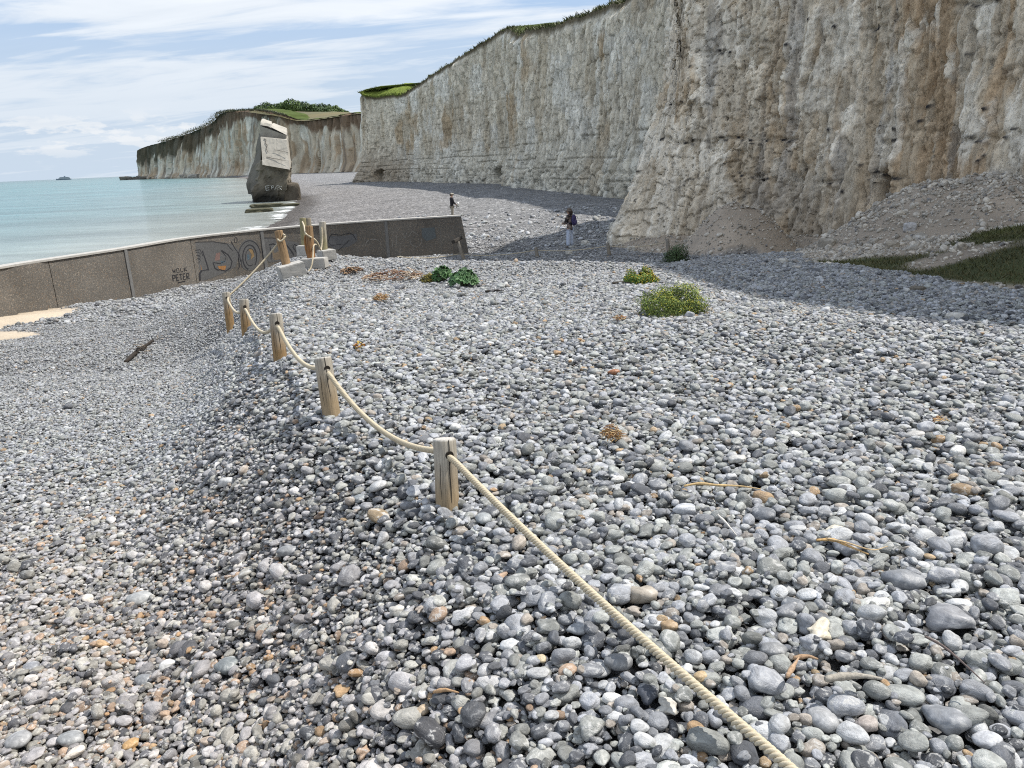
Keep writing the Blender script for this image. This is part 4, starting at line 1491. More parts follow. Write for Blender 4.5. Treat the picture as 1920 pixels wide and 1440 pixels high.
def make_post(name, top, base, r, ctop, cbot, label, group=None, seg=28, split=0.55, crack=True, deep=0.25, knots=0):
    """round post between two world points; base is pushed on into the ground"""
    top, base = np.array(top, float), np.array(base, float)
    ax = top - base
    L = np.linalg.norm(ax)
    d = ax / L
    base2 = base - d * deep
    L2 = L + deep
    rows = [(0, 1.06), (0.12 * L2, 1.04), (0.3 * L2, 1.03), (0.5 * L2, 1.02), (0.7 * L2, 1.0), (L2 - 0.10, 1.0), (L2 - 0.03, 0.995), (L2 - 0.012, 0.985), (L2 - 0.004, 0.95), (L2, 0.89), (L2 + 0.001, 0.5)]
    V, C = [], []
    ph = random.uniform(0, 6)
    for h, f in rows:
        for k in range(seg):
            a = 2 * math.pi * k / seg
            rr = r * f * (1 + 0.015 * math.sin(3 * a + ph) + 0.01 * math.sin(7 * a + h * 9))
            V.append((rr * math.cos(a), rr * math.sin(a), h))
            tt = np.clip((h - deep) / L + 0.10 * math.sin(2 * a + ph) + 0.05 * math.sin(5 * a), 0, 1)
            w = float(sst(tt, split - 0.38, split + 0.30))
            c = np.array(cbot) * (1 - w) + np.array(ctop) * w
            if h >= L2 - 0.004:
                c = np.array((0.50, 0.475, 0.43)) if ctop is GREYW else c * 1.1
            C.append(c)
    Fq = []
    for i in range(len(rows) - 1):
        for k in range(seg):
            Fq.append((i * seg + k, i * seg + (k + 1) % seg, (i + 1) * seg + (k + 1) % seg, (i + 1) * seg + k))
    V.append((0, 0, L2 + 0.001))
    C.append(C[-1])
    n = len(V) - 1
    for k in range(seg):
        Fq.append(((len(rows) - 1) * seg + k, (len(rows) - 1) * seg + (k + 1) % seg, n))
    root = empty(name, base2)
    q = Vector(d).to_track_quat('Z', 'Y')
    root.rotation_mode = 'QUATERNION'
    root.rotation_quaternion = q
    tag(root, label, 'post', group)
    np_mesh('stake', V, Fq, M_WOOD, root, True, np.array(C))
    if crack:
        m = MB()
        inv = q.inverted() @ (Vector(CAM) - Vector(base2))
        a0 = math.atan2(inv.y, inv.x) + random.uniform(0.15, 0.4)
        for da, h0, h1, w in ((0.0, 0.45, 0.995, 0.0030), (-0.85, 0.45, 0.8, 0.0018)):
            pts = [(r * (1.0) * math.cos(a0 + da + 0.03 * math.sin(9 * u)), r * 1.0 * math.sin(a0 + da + 0.03 * math.sin(9 * u)), L2 * (h0 + (h1 - h0) * u)) for u in np.linspace(0, 1, 9)]
            m.tube(pts, [w * s * (r / 0.06) for s in (0.3, .8, 1, 1, 1, 1, 1, .9, .6)], 5)
        m.build('crack', M_DARK, root)
    return root, q, base2, d


def add_hole(root, q, base2, p, dirv, r):
    """dark plug where the rope goes through"""
    m = MB()
    inv = q.inverted()
    c = inv @ (Vector(p) - Vector(base2))
    dd = (inv @ Vector(dirv)).normalized()
    m.tube([c - dd * 0.012, c + dd * 0.002], r * 1.35, 14)  # solid dark cylinder, painting the shade inside the rope hole
    m.build('hole', M_DARK, root)


def rope_mesh(name, curve, rad, label, group=None, pitch=None, strands=3, fine=True):
    """three-strand laid rope along a dense centre line"""
    P = np.array(curve, float)
    seg = np.linalg.norm(np.diff(P, axis=0), axis=1)
    S = np.concatenate([[0], np.cumsum(seg)])
    pitch = pitch or rad * 3.3
    step = pitch / 9 if fine else pitch / 4
    s = np.arange(0, S[-1], step)
    C = np.stack([np.interp(s, S, P[:, i]) for i in range(3)], -1)
    T = np.gradient(C, axis=0)
    T /= np.linalg.norm(T, axis=1, keepdims=True) + 1e-9
    A = np.cross(T, np.array([0.0, 0.02, 1.0]))
    A /= np.linalg.norm(A, axis=1, keepdims=True) + 1e-9
    B = np.cross(A, T)
    V, Fq = [], []
    seg_n = 7
    off = 0
    sr, so = rad * 0.56, rad * 0.50
    Vs, Fs = [], []
    for k in range(strands):
        ph = 2 * math.pi * (s / pitch / 1.0) / 1.0 + 2 * math.pi * k / strands
        cen = C + (A * np.cos(ph)[:, None] + B * np.sin(ph)[:, None]) * so
        an = np.linspace(0, 2 * np.pi, seg_n, endpoint=False)
        ring = cen[:, None, :] + (A[:, None, :] * np.cos(an)[None, :, None] + B[:, None, :] * np.sin(an)[None, :, None]) * sr
        n = len(s)
        idx = np.arange((n - 1))[:, None] * seg_n
        j = np.arange(seg_n)[None, :]
        j2 = (j + 1) % seg_n
        f = np.stack([idx + j, idx + j2, idx + seg_n + j2, idx + seg_n + j], -1).reshape(-1, 4) + off
        Vs.append(ring.reshape(-1, 3))
        Fs.append(f)
        off += n * seg_n
    o = np_mesh(name, np.vstack(Vs), np.vstack(Fs), M_ROPE, None, True)
    return tag(o, label, 'rope', group)


def sag(a, b, drop, n=40, power=2.0):
    a, b = np.array(a, float), np.array(b, float)
    u = np.linspace(0, 1, n)[:, None]
    p = a + (b - a) * u
    p[:, 2] -= (drop * 4 * u * (1 - u))[:, 0]
    return p


def through(pts_px, deps):
    return np.array([atd(x, y, d) for (x, y), d in zip(pts_px, deps)])


def smooth_curve(P, n=14):
    P = np.asarray(P, float)
    Q = np.hstack([P, np.zeros((len(P), 2))])
    return catmull(Q, n)[:, :3]


def build_fence():
    G = 'rope fence posts along the shingle bank'
    data = [((833, 822), (839, 946), 3.96, 0.0595, 'nearest grey post of the rope fence, cracked, standing in foreground shingle', 0.50),
            ((605, 670), (621, 772), 5.40, 0.0605, 'second grey post up the rope fence, leaning left above a buried wood scrap', 0.62),
            ((516, 588), (527, 685), 7.30, 0.0620, 'tall fence post third from the viewer, grey top and honey base', 0.62),
            ((457, 561), (463, 628), 10.4, 0.0640, 'fence post fourth from the viewer, brown base', 0.68),
            ((423, 548), (431, 603), 12.6, 0.0640, 'farthest post of the sagging fence row, half grey and half brown', 0.60)]
    P = []
    for (tx, ty), (bx, by), dep, r, lab, sp in data:
        top, base = atd(tx, ty, dep), atd(bx, by, dep + 0.02)
        P.append(make_post('fence_post', top, base, r, GREYW, TANW if dep < 7 else (0.27, 0.175, 0.085), lab, G, split=sp) + (top, base, r))
    # the long rope, threaded through every post of the row
    T = [p[4] for p in P]
    D = [(p[4] - p[5]) / np.linalg.norm(p[4] - p[5]) for p in P]
    hole = [T[i] - D[i] * h for i, h in enumerate((0.066, 0.066, 0.085, 0.10, 0.09))]
    start = atd(529, 446, 13.15)
    pts = [sag(start, hole[4], 0.05)]
    for (i, j, drop) in ((4, 3, 0.16), (3, 2, 0.21), (2, 1, 0.155), (1, 0, 0.165)):
        pts.append(sag(hole[i], hole[j], drop)[1:])
    endp = atd(1500, 1455, 2.02)
    pts.append(sag(hole[0], endp, 0.035, 50)[1:])
    beyond = atd(1640, 1600, 1.75)
    pts.append(sag(endp, beyond, 0.0, 8)[1:])
    curve = np.vstack(pts)
    # take the kinks out where it passes through the wood
    k = 3
    pad = np.vstack([np.repeat(curve[:1], k, 0), curve, np.repeat(curve[-1:], k, 0)])
    curve = sum(pad[i:i + len(curve)] for i in range(2 * k + 1)) / (2 * k + 1)
    rope_mesh('fence_rope', curve, 0.0165, 'long pale twisted rope sagging through the row of fence posts')
    for i, p in enumerate(P):
        c = np.array(T[i] - D[i] * (0.066, 0.066, 0.085, 0.10, 0.09)[i])
        nxt = (endp if i == 0 else hole[i - 1])
        dv = nxt - c
        dv = dv / np.linalg.norm(dv)
        add_hole(p[0], p[1], p[2], c + dv * (p[6] + 0.001) / max(0.25, math.hypot(dv[0], dv[1])), dv, 0.0165)


build_fence()


def build_block_posts():
    G1, G2 = 'concrete footings of the broken fence', 'leaning posts of the broken fence'

    def block(c, w, d, h, rz, label, tiltx=0.0, tilty=0.0):
        bm = bmesh.new()
        bmesh.ops.create_cube(bm, size=1.0)
        bmesh.ops.scale(bm, vec=(w, d, h), verts=bm.verts)
        bmesh.ops.bevel(bm, geom=bm.edges[:], offset=0.012, segments=2, affect='EDGES')
        bmesh.ops.subdivide_edges(bm, edges=[e for e in bm.edges if e.calc_length() > 0.1], cuts=5, use_grid_fill=True)
        for v in bm.verts:
            v.co += v.normal * 0.006 * float(fbm(np.array(v.co.x * 9 + v.co.y * 5 + c[0] * 7), np.array(v.co.z * 9 + v.co.y * 3), 611, 3))
        me = bpy.data.meshes.new('concrete_footing')
        bm.to_mesh(me)
        bm.free()
        me.materials.append(M_BLOCK)
        o = link(bpy.data.objects.new('concrete_footing', me))
        o.location = c
        o.rotation_euler = (tiltx, tilty, rz)
        tag(o, label, 'concrete block', G1)
        return o

    def at(px, py, dep):
        return atd(px, py, dep)
    # footings: centre from the picture at the distance the shingle gives
    b1 = at(543, 506, 12.9)
    block(b1 + np.array((0, 0.1, -0.02)), 0.42, 0.28, 0.22, 0.52, 'tilted concrete footing under the post that leans left', 0.02, -0.16)
    b2 = at(586, 495, 13.6)
    block(b2 + np.array((0, 0.12, 0.0)), 0.46, 0.24, 0.18, -0.10, 'level concrete footing facing the viewer under the brown post', 0.0, -0.02)
    b3 = at(569, 470.5, 15.3)
    block(b3 + np.array((0, 0.12, 0)), 0.23, 0.30, 0.20, -0.22, 'small dark-fronted footing farthest back under the twin posts')
    b4 = at(608, 479, 14.7)
    block(b4 + np.array((0.02, 0.12, 0)), 0.28, 0.30, 0.19, 0.62, 'pale footing on the crest under the straight grey post at right', 0, -0.03)
    r = 0.068
    p1 = make_post('fence_post', at(522, 433, 13.0), at(537.5, 498, 13.05), r * 1.05, ORW, ORW, 'leaning split honey-coloured post set in the tilted footing', G2, deep=0.05)
    p2 = make_post('fence_post', at(579, 424, 13.75), at(584, 487, 13.8), r, ORW, (0.24, 0.12, 0.05), 'rust-brown post with peeling side strip on the level footing', G2, deep=0.05)
    p3 = make_post('fence_post', at(567.5, 409, 15.4), at(571.5, 463, 15.45), r * .95, GRNW, GRNW, 'greenish weathered post standing left of a twin', G2, deep=0.05, crack=False)
    p4 = make_post('fence_post', at(577, 409, 15.6), at(581, 463, 15.65), r * .95, (0.26, 0.23, 0.18), GRNW, 'grey twin post with a dark knot near its head', G2, deep=0.2, crack=False)
    p5 = make_post('fence_post', at(604.5, 416, 14.8), at(608, 471, 14.85), r * .95, GREYW, GRNW, 'straight grey post with hanging rope on the crest footing', G2, deep=0.05)
    kn = MB()
    kn.tube([(0.0, -0.065, 0), (0.01, -0.10, 0.01), (0.02, -0.12, -0.01)], [0.045, 0.04, 0.015], 8, (0.03, 0.025, 0.02))
    q = p4[1]
    k = kn.build('knot', M_VCOL, p4[0], True)
    k.location = (0.02, -0.01, 0.2 + 0.44)
    # bulge strip on the side of the brown post
    sp = MB()
    sp.tube([(0.06, -0.03, 0.08), (0.085, -0.03, 0.25), (0.09, -0.03, 0.42), (0.075, -0.03, 0.48), (0.05, -0.02, 0.50)], [0.015, 0.022, 0.024, 0.02, 0.008], 8, (0.26, 0.13, 0.05))
    sp.build('peeling_strip', M_WOOD, p2[0], True)
    # ropes
    rope_mesh('loose_rope', smooth_curve([at(567, 416, 15.25), at(570.5, 425, 14.6), at(573, 437, 13.72), at(580, 443, 13.66), at(590, 449, 13.9), at(596, 457, 14.2), at(601, 468, 14.5),
              at(602.5, 465, 14.62), at(604.2, 450, 14.70), at(604, 436, 14.71), at(603, 425, 14.72)]), 0.016,
              'loose rope drooping from the twin posts to the straight grey post', 'loose ropes of the broken fence', fine=False)
    g = at(574, 516, 13.3)
    rope_mesh('loose_rope', smooth_curve([at(595, 459, 14.3), at(590, 458.5, 13.9), at(587.8, 462, 13.7), at(587, 475, 13.62), at(586, 489, 13.46), at(583, 502, 13.4), at(576, 512, 13.32), at(571, 519, 13.3)]), 0.014,
              'loose rope end hanging down over the front of the level footing', 'loose ropes of the broken fence', fine=False)
    # collar of the long rope round the leaning post
    rope_mesh('rope_loop', smooth_curve([at(535, 442, 12.9), at(529, 439, 13.02), at(521, 441, 13.1), at(520, 447, 12.98), at(525, 452, 12.88), at(531, 449, 12.88), at(535, 443, 12.9), at(531, 451, 12.9)]), 0.016,
              'rope loop knotted round the leaning honey-coloured post', fine=False)


build_block_posts()


def build_far_fence():
    G = 'low posts of the far rope fence'
    dat = [((858, 452), (871, 489), 30.9, 'thin far post with a charred plank on its head, near the wall end'),
           ((1004, 464), (1009, 489), 30.4, 'low far fence post between the wall end and the strolling person'),
           ((1139, 456), (1143, 481), 30.2, 'low far fence post standing in the cliff shadow right of the strolling person'),
           ((1251, 448), (1254, 478), 29.2, 'low far fence post at the buttress foot behind the dark bush')]
    tops = []
    for (tx, ty), (bx, by), dep, lab in dat:
        t, b = atd(tx, ty, dep), atd(bx, by, dep)
        b[2] = min(b[2], gz(b[0], b[1]))
        p = make_post('fence_post', t, b, 0.07, (0.24, 0.22, 0.19), (0.22, 0.19, 0.15), lab, G, seg=12, crack=False)
        tops.append(t - np.array((0, 0, 0.10)))
        if dep > 30.8:
            m = MB()
            m.box((-0.33, -0.09, -0.06), (0.30, 0.09, 0.08), (0.04, 0.035, 0.03))
            o = m.build('charred_plank', M_VCOL, p[0], bevel=0.03)
            o.location = (0.02, 0, np.linalg.norm(t - b) + 0.25 + 0.04)
            o.rotation_euler = (0, 0.24, 0.2)
    a = atd(745, 481, 30.5)
    pts = [sag(a, tops[0] - np.array((0, 0, 0.42)), 0.10, 30), sag(tops[0] - np.array((0, 0, 0.42)), tops[1], 0.12, 30)[1:], sag(tops[1], tops[2], 0.10, 30)[1:], sag(tops[2], tops[3], 0.12, 30)[1:]]
    rope_mesh('fence_rope', np.vstack(pts), 0.017, 'thin far rope strung between the low posts to the buttress', fine=False)


build_far_fence()

# ---------------------------------------------------------------- plants
def leaf_cloud(name, pts, nrm, size, cols, mat, parent, aspect=2.2, bend=0.3, tri=False):
    """many small leaves: centre, facing, length, colour"""
    pts, nrm = np.asarray(pts, float), np.asarray(nrm, float)
    n = len(pts)
    size = np.broadcast_to(np.asarray(size, float), (n,))
    nrm = nrm / (np.linalg.norm(nrm, axis=1, keepdims=True) + 1e-9)
    rv = RNG.normal(size=(n, 3))
    t = rv - (rv * nrm).sum(1, keepdims=True) * nrm
    t /= np.linalg.norm(t, axis=1, keepdims=True) + 1e-9
    b = np.cross(nrm, t)
    L, W = size[:, None] * 0.5, size[:, None] * 0.5 / aspect
    V = np.stack([pts - t * L, pts + b * W - t * L * 0.1 + nrm * L * bend, pts + t * L, pts - b * W - t * L * 0.1 + nrm * L * bend], 1).reshape(-1, 3)
    F = np.arange(n * 4).reshape(n, 4)
    C = np.repeat(np.asarray(cols, float), 4, 0)
    return np_mesh(name, V, F, mat, parent, False, C)


def dome_points(n, rx, ry, rz, lump=0.25, seed=0, shell=0.55):
    u = RNG.normal(size=(n, 3))
    u /= np.linalg.norm(u, axis=1, keepdims=True)
    u[:, 2] = np.abs(u[:, 2])
    rr = shell + (1 - shell) * RNG.random(n) ** 0.6
    rr = np.where(RNG.random(n) < 0.14, rr * (1 + 0.16 * RNG.random(n)), rr)
    k = 1 + lump * fbm(np.arctan2(u[:, 1], u[:, 0]) * 1.6 + seed, u[:, 2] * 2.4, 700 + seed, 3)
    p = u * (rr * k)[:, None] * np.array((rx, ry, rz))
    return p, u, rr


def shrub(name, px, py, wpx, hpx, n, leafs, label, cat, base_c, flower_c=None, nf=0, seed=0, leaf=0.018, lump=0.35, asp=2.2, two=False, fl_side=0.0):
    g = ground_at(px, py)
    dep = float((g - CAM) @ FWD)
    w, h = wpx * dep / F_PX, hpx * dep / F_PX
    root = empty(name, (g[0], g[1] + w * 0.30, gz(g[0], g[1] + w * 0.30) + 0.02))
    tag(root, label, cat)
    p, u, rr = dome_points(n, w / 2, w * 0.36, h * 1.02, lump, seed)
    if two:
        gap = np.abs(p[:, 0] / (w / 2) + 0.18)
        p[:, 2] *= 0.55 + 0.45 * sst(gap, 0.02, 0.35)
    c = np.array(base_c)[None, :] * (0.6 + 0.8 * RNG.random((n, 1))) * (0.75 + 0.4 * (p[:, 2:3] / h))
    leaf_cloud('foliage', p, u + RNG.normal(size=(n, 3)) * 0.5, leaf * (0.6 + 0.8 * RNG.random(n)), c, M_LEAF, root, asp)
    if nf:
        q, v, r2 = dome_points(nf, w / 2 * 1.02, w * 0.37, h * 1.06, lump, seed, 0.9)
        if two:
            gap = np.abs(q[:, 0] / (w / 2) + 0.18)
            q[:, 2] *= 0.55 + 0.45 * sst(gap, 0.02, 0.35)
        keep = RNG.random(nf) < np.clip(0.25 + 0.75 * q[:, 2] / h + fl_side * q[:, 0] / w, 0.1, 1)
        q, v = q[keep], v[keep]
        fc = np.array(flower_c)[None, :] * (0.7 + 0.6 * RNG.random((len(q), 1)))
        leaf_cloud('flowers', q, v + RNG.normal(size=q.shape) * 0.5, leaf * 0.75 * (0.7 + 0.5 * RNG.random(len(q))), fc, M_LEAF, root, 1.3)
    st = MB()
    for k in range(46):
        a, rr2 = random.uniform(0, 6.28), random.uniform(0.2, 0.92)
        e = np.array((math.cos(a) * w / 2 * rr2, math.sin(a) * w * 0.36 * rr2, h * math.sqrt(max(0.05, 1 - rr2 * rr2)) * 0.95))
        st.tube([(e[0] * 0.15, e[1] * 0.15, -0.03), e * np.array((0.6, 0.6, 0.5)), e], [0.004, 0.003, 0.0015], 4, (0.10, 0.11, 0.04), cap=False)
    st.build('stems', M_LEAF, root)
    return root


shrub('flowering_bush', 1271, 596, 122, 48, 9500, 0, 'broad dome of yellow-flowering herb on sunlit shingle, the larger of two', 'plant',
      (0.17, 0.23, 0.055), (0.42, 0.40, 0.06), 1500, 3, 0.021, 0.48, fl_side=0.5)
shrub('flowering_bush', 1206, 535, 72, 26, 4200, 0, 'small low yellow-flowering herb at the edge of the cliff shadow', 'plant',
      (0.13, 0.22, 0.045), (0.42, 0.31, 0.03), 1100, 8, 0.024, 0.35, two=True, fl_side=0.8)
shrub('shaded_bush', 1272, 493, 52, 30, 3600, 0, 'dark green leafy bush in the cliff shadow below the buttress', 'plant',
      (0.065, 0.105, 0.042), (0.22, 0.26, 0.15), 160, 12, 0.036, 0.4, 1.5)


def sea_kale(px, py, wpx, hpx, label, col, n, seed):
    g = ground_at(px, py)
    dep = float((g - CAM) @ FWD)
    w, h = wpx * dep / F_PX, hpx * dep / F_PX
    root = tag(empty('sea_kale', (g[0], g[1] + w * .2, gz(g[0], g[1] + w * .2))), label, 'plant')
    V, Fq, C = [], [], []
    rnd = random.Random(seed)
    for k in range(n):
        a, r = rnd.uniform(0, 6.28), math.sqrt(rnd.random())
        base = np.array((math.cos(a) * r * w * 0.45, math.sin(a) * r * w * 0.34, h * (0.35 + 0.6 * (1 - r * r)) * rnd.uniform(0.7, 1.1)))
        s = rnd.uniform(0.035, 0.070)
        nrm = np.array((math.cos(a) * r + rnd.gauss(0, .3), math.sin(a) * r + rnd.gauss(0, .3) - 0.25, 0.8))
        nrm /= np.linalg.norm(nrm)
        t = np.cross(nrm, (0.3, 0.2, 1.0))
        t /= np.linalg.norm(t)
        b = np.cross(nrm, t)
        cc = np.array(col) * rnd.uniform(0.6, 1.35)
        i0 = len(V)
        V.append(base)
        C.append(cc * 0.9)
        m = 14
        for j in range(m):
            an = 2 * math.pi * j / m
            rr = s * (1 + 0.28 * math.sin(j * 2.1 + k)) * (1.0 if j % 2 else 0.8)
            V.append(base + t * math.cos(an) * rr + b * math.sin(an) * rr * 0.8 + nrm * s * (0.30 * rnd.uniform(-1, 1) + 0.15))
            C.append(cc * rnd.uniform(0.85, 1.2))
        for j in range(m):
            Fq.append((i0, i0 + 1 + j, i0 + 1 + (j + 1) % m))
    np_mesh('leaves', V, Fq, M_LEAF, root, True, np.array(C))
    st = MB()
    for k in range(30):
        a, r = rnd.uniform(0, 6.28), rnd.uniform(0.2, 0.9)
        st.tube([(0, 0, -0.02), (math.cos(a) * r * w * 0.3, math.sin(a) * r * w * .25, h * 0.35), (math.cos(a) * r * w * 0.42, math.sin(a) * r * w * .33, h * 0.6)], [0.008, 0.006, 0.004], 5, (0.16, 0.17, 0.10), cap=False)
    st.build('stalks', M_LEAF, root)
    return root


sea_kale(870, 541, 62, 34, 'blue-green sea kale clump, the right one of the touching pair', (0.085, 0.17, 0.068), 130, 4)
sea_kale(830, 531, 42, 30, 'dark green sea kale clump behind a yellowing fringe', (0.07, 0.145, 0.05), 80, 6)
shrub('withering_plant', 805, 533, 36, 16, 700, 0, 'yellowing withered leaves at the left edge of the sea kale', 'plant', (0.19, 0.17, 0.055), (0.30, 0.24, 0.05), 150, 21, 0.035)


def straw_tangle(name, px, py, wpx, hpx, n, cols, label, thick=0.003, lenf=0.5, seed=1, flat=0.6):
    g = ground_at(px, py)
    dep = float((g - CAM) @ FWD)
    w, h = wpx * dep / F_PX, hpx * dep / F_PX
    rnd = random.Random(seed)
    m = MB()
    for k in range(n):
        a = rnd.uniform(0, 6.28)
        r = math.sqrt(rnd.random())
        c = np.array((math.cos(a) * r * w * 0.42, math.sin(a) * r * w * 0.32, 0.03 + h * rnd.random() * (1 - 0.6 * r * r)))
        L = w * lenf * rnd.uniform(0.25, 0.7)
        d = np.array((rnd.gauss(0, 1), rnd.gauss(0, 1), rnd.gauss(0, 0.35) * flat))
        d /= np.linalg.norm(d)
        mid = c + np.array((rnd.gauss(0, .06), rnd.gauss(0, .06), rnd.uniform(0, .12))) * L * 2
        p0, p1 = c - d * L / 2, c + d * L / 2
        p0[2], p1[2] = max(p0[2], 0.0), max(p1[2], 0.0)
        col = np.array(rnd.choice(cols)) * rnd.uniform(0.7, 1.25)
        t = thick * rnd.uniform(0.6, 1.4)
        m.tube([p0, mid, p1], [t, t, t * 0.5], 4, col, cap=False)
    o = m.build(name, M_VCOL, None, True, loc=(g[0], g[1], g[2] + 0.02))
    return tag(o, label, 'dry plant')


STRAW = [(0.42, 0.28, 0.13), (0.50, 0.38, 0.22), (0.34, 0.19, 0.08), (0.28, 0.15, 0.07)]
STALK = [(0.25, 0.14, 0.085), (0.17, 0.10, 0.07), (0.45, 0.35, 0.25), (0.10, 0.07, 0.055)]
straw_tangle('straw_tuft', 1147, 838, 46, 32, 150, STRAW, 'rusty tuft of dry straw on the shingle right of the nearest post', 0.0022, 0.6, 3)
straw_tangle('straw_tuft', 716, 569, 36, 12, 110, STRAW, 'low tan straw tuft on the shingle below the withered stalk bed', 0.004, 0.5, 4)
straw_tangle('withered_stalks', 738, 528, 140, 14, 150, STALK, 'wide bed of withered brown stalks left of the sea kale', 0.006, 0.28, 5, 0.35)
straw_tangle('withered_stalks', 662, 517, 52, 12, 60, [(0.03, 0.026, 0.022), (0.20, 0.12, 0.07), (0.3, 0.2, 0.12)], 'blackened weed clump at the left end of the stalk bed', 0.010, 0.4, 6, 0.4)
straw_tangle('straw_tuft', 1318, 1020, 8, 5, 10, STRAW, 'few short pale straws on the shingle at mid right', 0.002, 0.9, 7)
straw_tangle('leaf_scrap', 674, 661, 24, 12, 30, [(0.42, 0.18, 0.05), (0.5, 0.36, 0.1)], 'orange scrap of dead leaves up the bank beyond the second post', 0.006, 0.4, 8)
straw_tangle('leaf_scrap', 1762, 803, 36, 8, 26, STRAW, 'thin scatter of orange straw on the shingle far right', 0.003, 0.5, 9)
straw_tangle('leaf_scrap', 1163, 608, 26, 10, 40, STRAW, 'pale brown scrap of straw left of the large yellow bush', 0.004, 0.5, 10)


def stick(px_pts, rad, col, label, lift=0.03, cat='driftwood', name='driftwood_stick', taper=0.5):
    P = []
    for x, y in px_pts:
        g = ground_at(x, y)
        P.append(g + np.array((0, 0, lift + 0.01 * random.random())))
    C = smooth_curve(P, 6)
    base = C[0].copy()
    n = len(C)
    m = MB()
    m.tube([c - base for c in C], [rad * (1 - (1 - taper) * abs(2 * i / (n - 1) - 0.6)) * random.uniform(0.85, 1.15) for i in range(n)], 7, col)
    o = m.build(name, M_WOOD, None, True, loc=base)
    return tag(o, label, cat)


def driftwood():
    stick([(1282, 937), (1310, 934), (1345, 938), (1385, 938), (1425, 943)], 0.008, (0.50, 0.36, 0.18), 'long straw-coloured reed stem lying across the shingle at mid right', 0.075)
    stick([(1528, 1050), (1560, 1050), (1590, 1062), (1625, 1076)], 0.008, (0.50, 0.33, 0.15), 'split golden reed lying between cobbles at right', 0.09)
    stick([(1545, 1049), (1580, 1058), (1630, 1074), (1660, 1066)], 0.004, (0.55, 0.40, 0.22), 'thin curling straw beside the golden reed', 0.10)
    stick([(1484, 1284), (1510, 1282), (1530, 1286)], 0.008, (0.36, 0.24, 0.15), 'short brown twig lying crosswise above the forked stick', 0.10)
    stick([(1472, 1322), (1484, 1300), (1494, 1286)], 0.009, (0.42, 0.29, 0.19), 'stub of bleached stick leaning on cobbles in the right foreground', 0.10)
    stick([(1543, 1326), (1575, 1320), (1612, 1322), (1648, 1328)], 0.013, (0.36, 0.33, 0.28), 'curved grey driftwood stick in the right foreground', 0.10)
    stick([(1727, 1250), (1760, 1268), (1800, 1300), (1838, 1340)], 0.005, (0.14, 0.11, 0.10), 'long thin dark twig across cobbles in the right foreground', 0.11)
    stick([(1345, 1000), (1360, 1016), (1380, 1042)], 0.006, (0.58, 0.55, 0.50), 'white dry stem lying among cobbles at mid right', 0.09)
    stick([(815, 1322), (838, 1320), (862, 1322)], 0.008, (0.42, 0.27, 0.15), 'short tan stick beside the tan cobble in the left foreground', 0.05)
    stick([(236, 683), (252, 668), (268, 655), (287, 641)], 0.036, (0.035, 0.028, 0.022), 'black charred driftwood log half buried on the lower left slope', 0.03, taper=0.75)
    straw_tangle('dry_weed', 262, 664, 40, 14, 40, [(0.04, 0.032, 0.026), (0.10, 0.075, 0.055), (0.25, 0.19, 0.13)], 'dark dry weed caught along the charred log', 0.006, 0.5, 14)
    stick([(1148, 536), (1165, 534), (1182, 535)], 0.02, (0.07, 0.06, 0.05), 'dark twig pointing at the small yellow bush', 0.03)
    stick([(910, 551), (928, 549), (945, 550)], 0.018, (0.05, 0.045, 0.04), 'dark twig on the shingle right of the sea kale', 0.03)
    # scrap of grey board sticking out below the second post
    a, b = ground_at(603, 770), ground_at(616, 800)
    m = MB()
    d = (b - a)
    L = np.linalg.norm(d)
    m.box((-0.022, -0.006, 0), (0.022, 0.006, L + 0.05), (0.24, 0.23, 0.215))
    o = m.build('board_scrap', M_WOOD, None)
    o.location = b + np.array((0, 0, -0.02))
    o.rotation_euler = (-d / L).tolist() and Vector(-d).to_track_quat('Z', 'Y').to_euler()
    o.rotation_euler.rotate_axis('Z', 0.5)
    tag(o, 'narrow grey board scrap sticking out of the shingle below the second post', 'board')


driftwood()


# ---------------------------------------------------------------- people
def skin_obj(name, nodes, edges, mat, parent, col, root=0, sub=2):
    """one continuous skinned surface from joints: nodes = [(x,y,z,rx,ry)]"""
    me = bpy.data.meshes.new(name)
    me.from_pydata([n[:3] for n in nodes], edges, [])
    o = bpy.data.objects.new(name, me)
    COL.objects.link(o)
    mod = o.modifiers.new('skin', 'SKIN')
    mod.use_smooth_shade = True
    for i, n in enumerate(nodes):
        me.skin_vertices[0].data[i].radius = (n[3], n[4] if len(n) > 4 else n[3])
        me.skin_vertices[0].data[i].use_root = (i == root)
    s = o.modifiers.new('sub', 'SUBSURF')
    s.levels = s.render_levels = sub
    dg = bpy.context.evaluated_depsgraph_get()
    ev = o.evaluated_get(dg)
    m2 = bpy.data.meshes.new_from_object(ev)
    m2.name = name
    bpy.data.objects.remove(o)
    n = len(m2.vertices)
    co = np.empty(n * 3)
    m2.vertices.foreach_get('co', co)
    co = co.reshape(-1, 3)
    cols = col(co) if callable(col) else np.tile(np.array(col), (n, 1))
    at = m2.attributes.new('Col', 'FLOAT_COLOR', 'POINT')
    c4 = np.ones((n, 4), np.float32)
    c4[:, :3] = cols
    at.data.foreach_set('color', c4.ravel())
    m2.materials.clear()
    m2.materials.append(mat)
    m2.polygons.foreach_set('use_smooth', np.ones(len(m2.polygons), bool))
    o2 = bpy.data.objects.new(name, m2)
    return link(o2, parent)


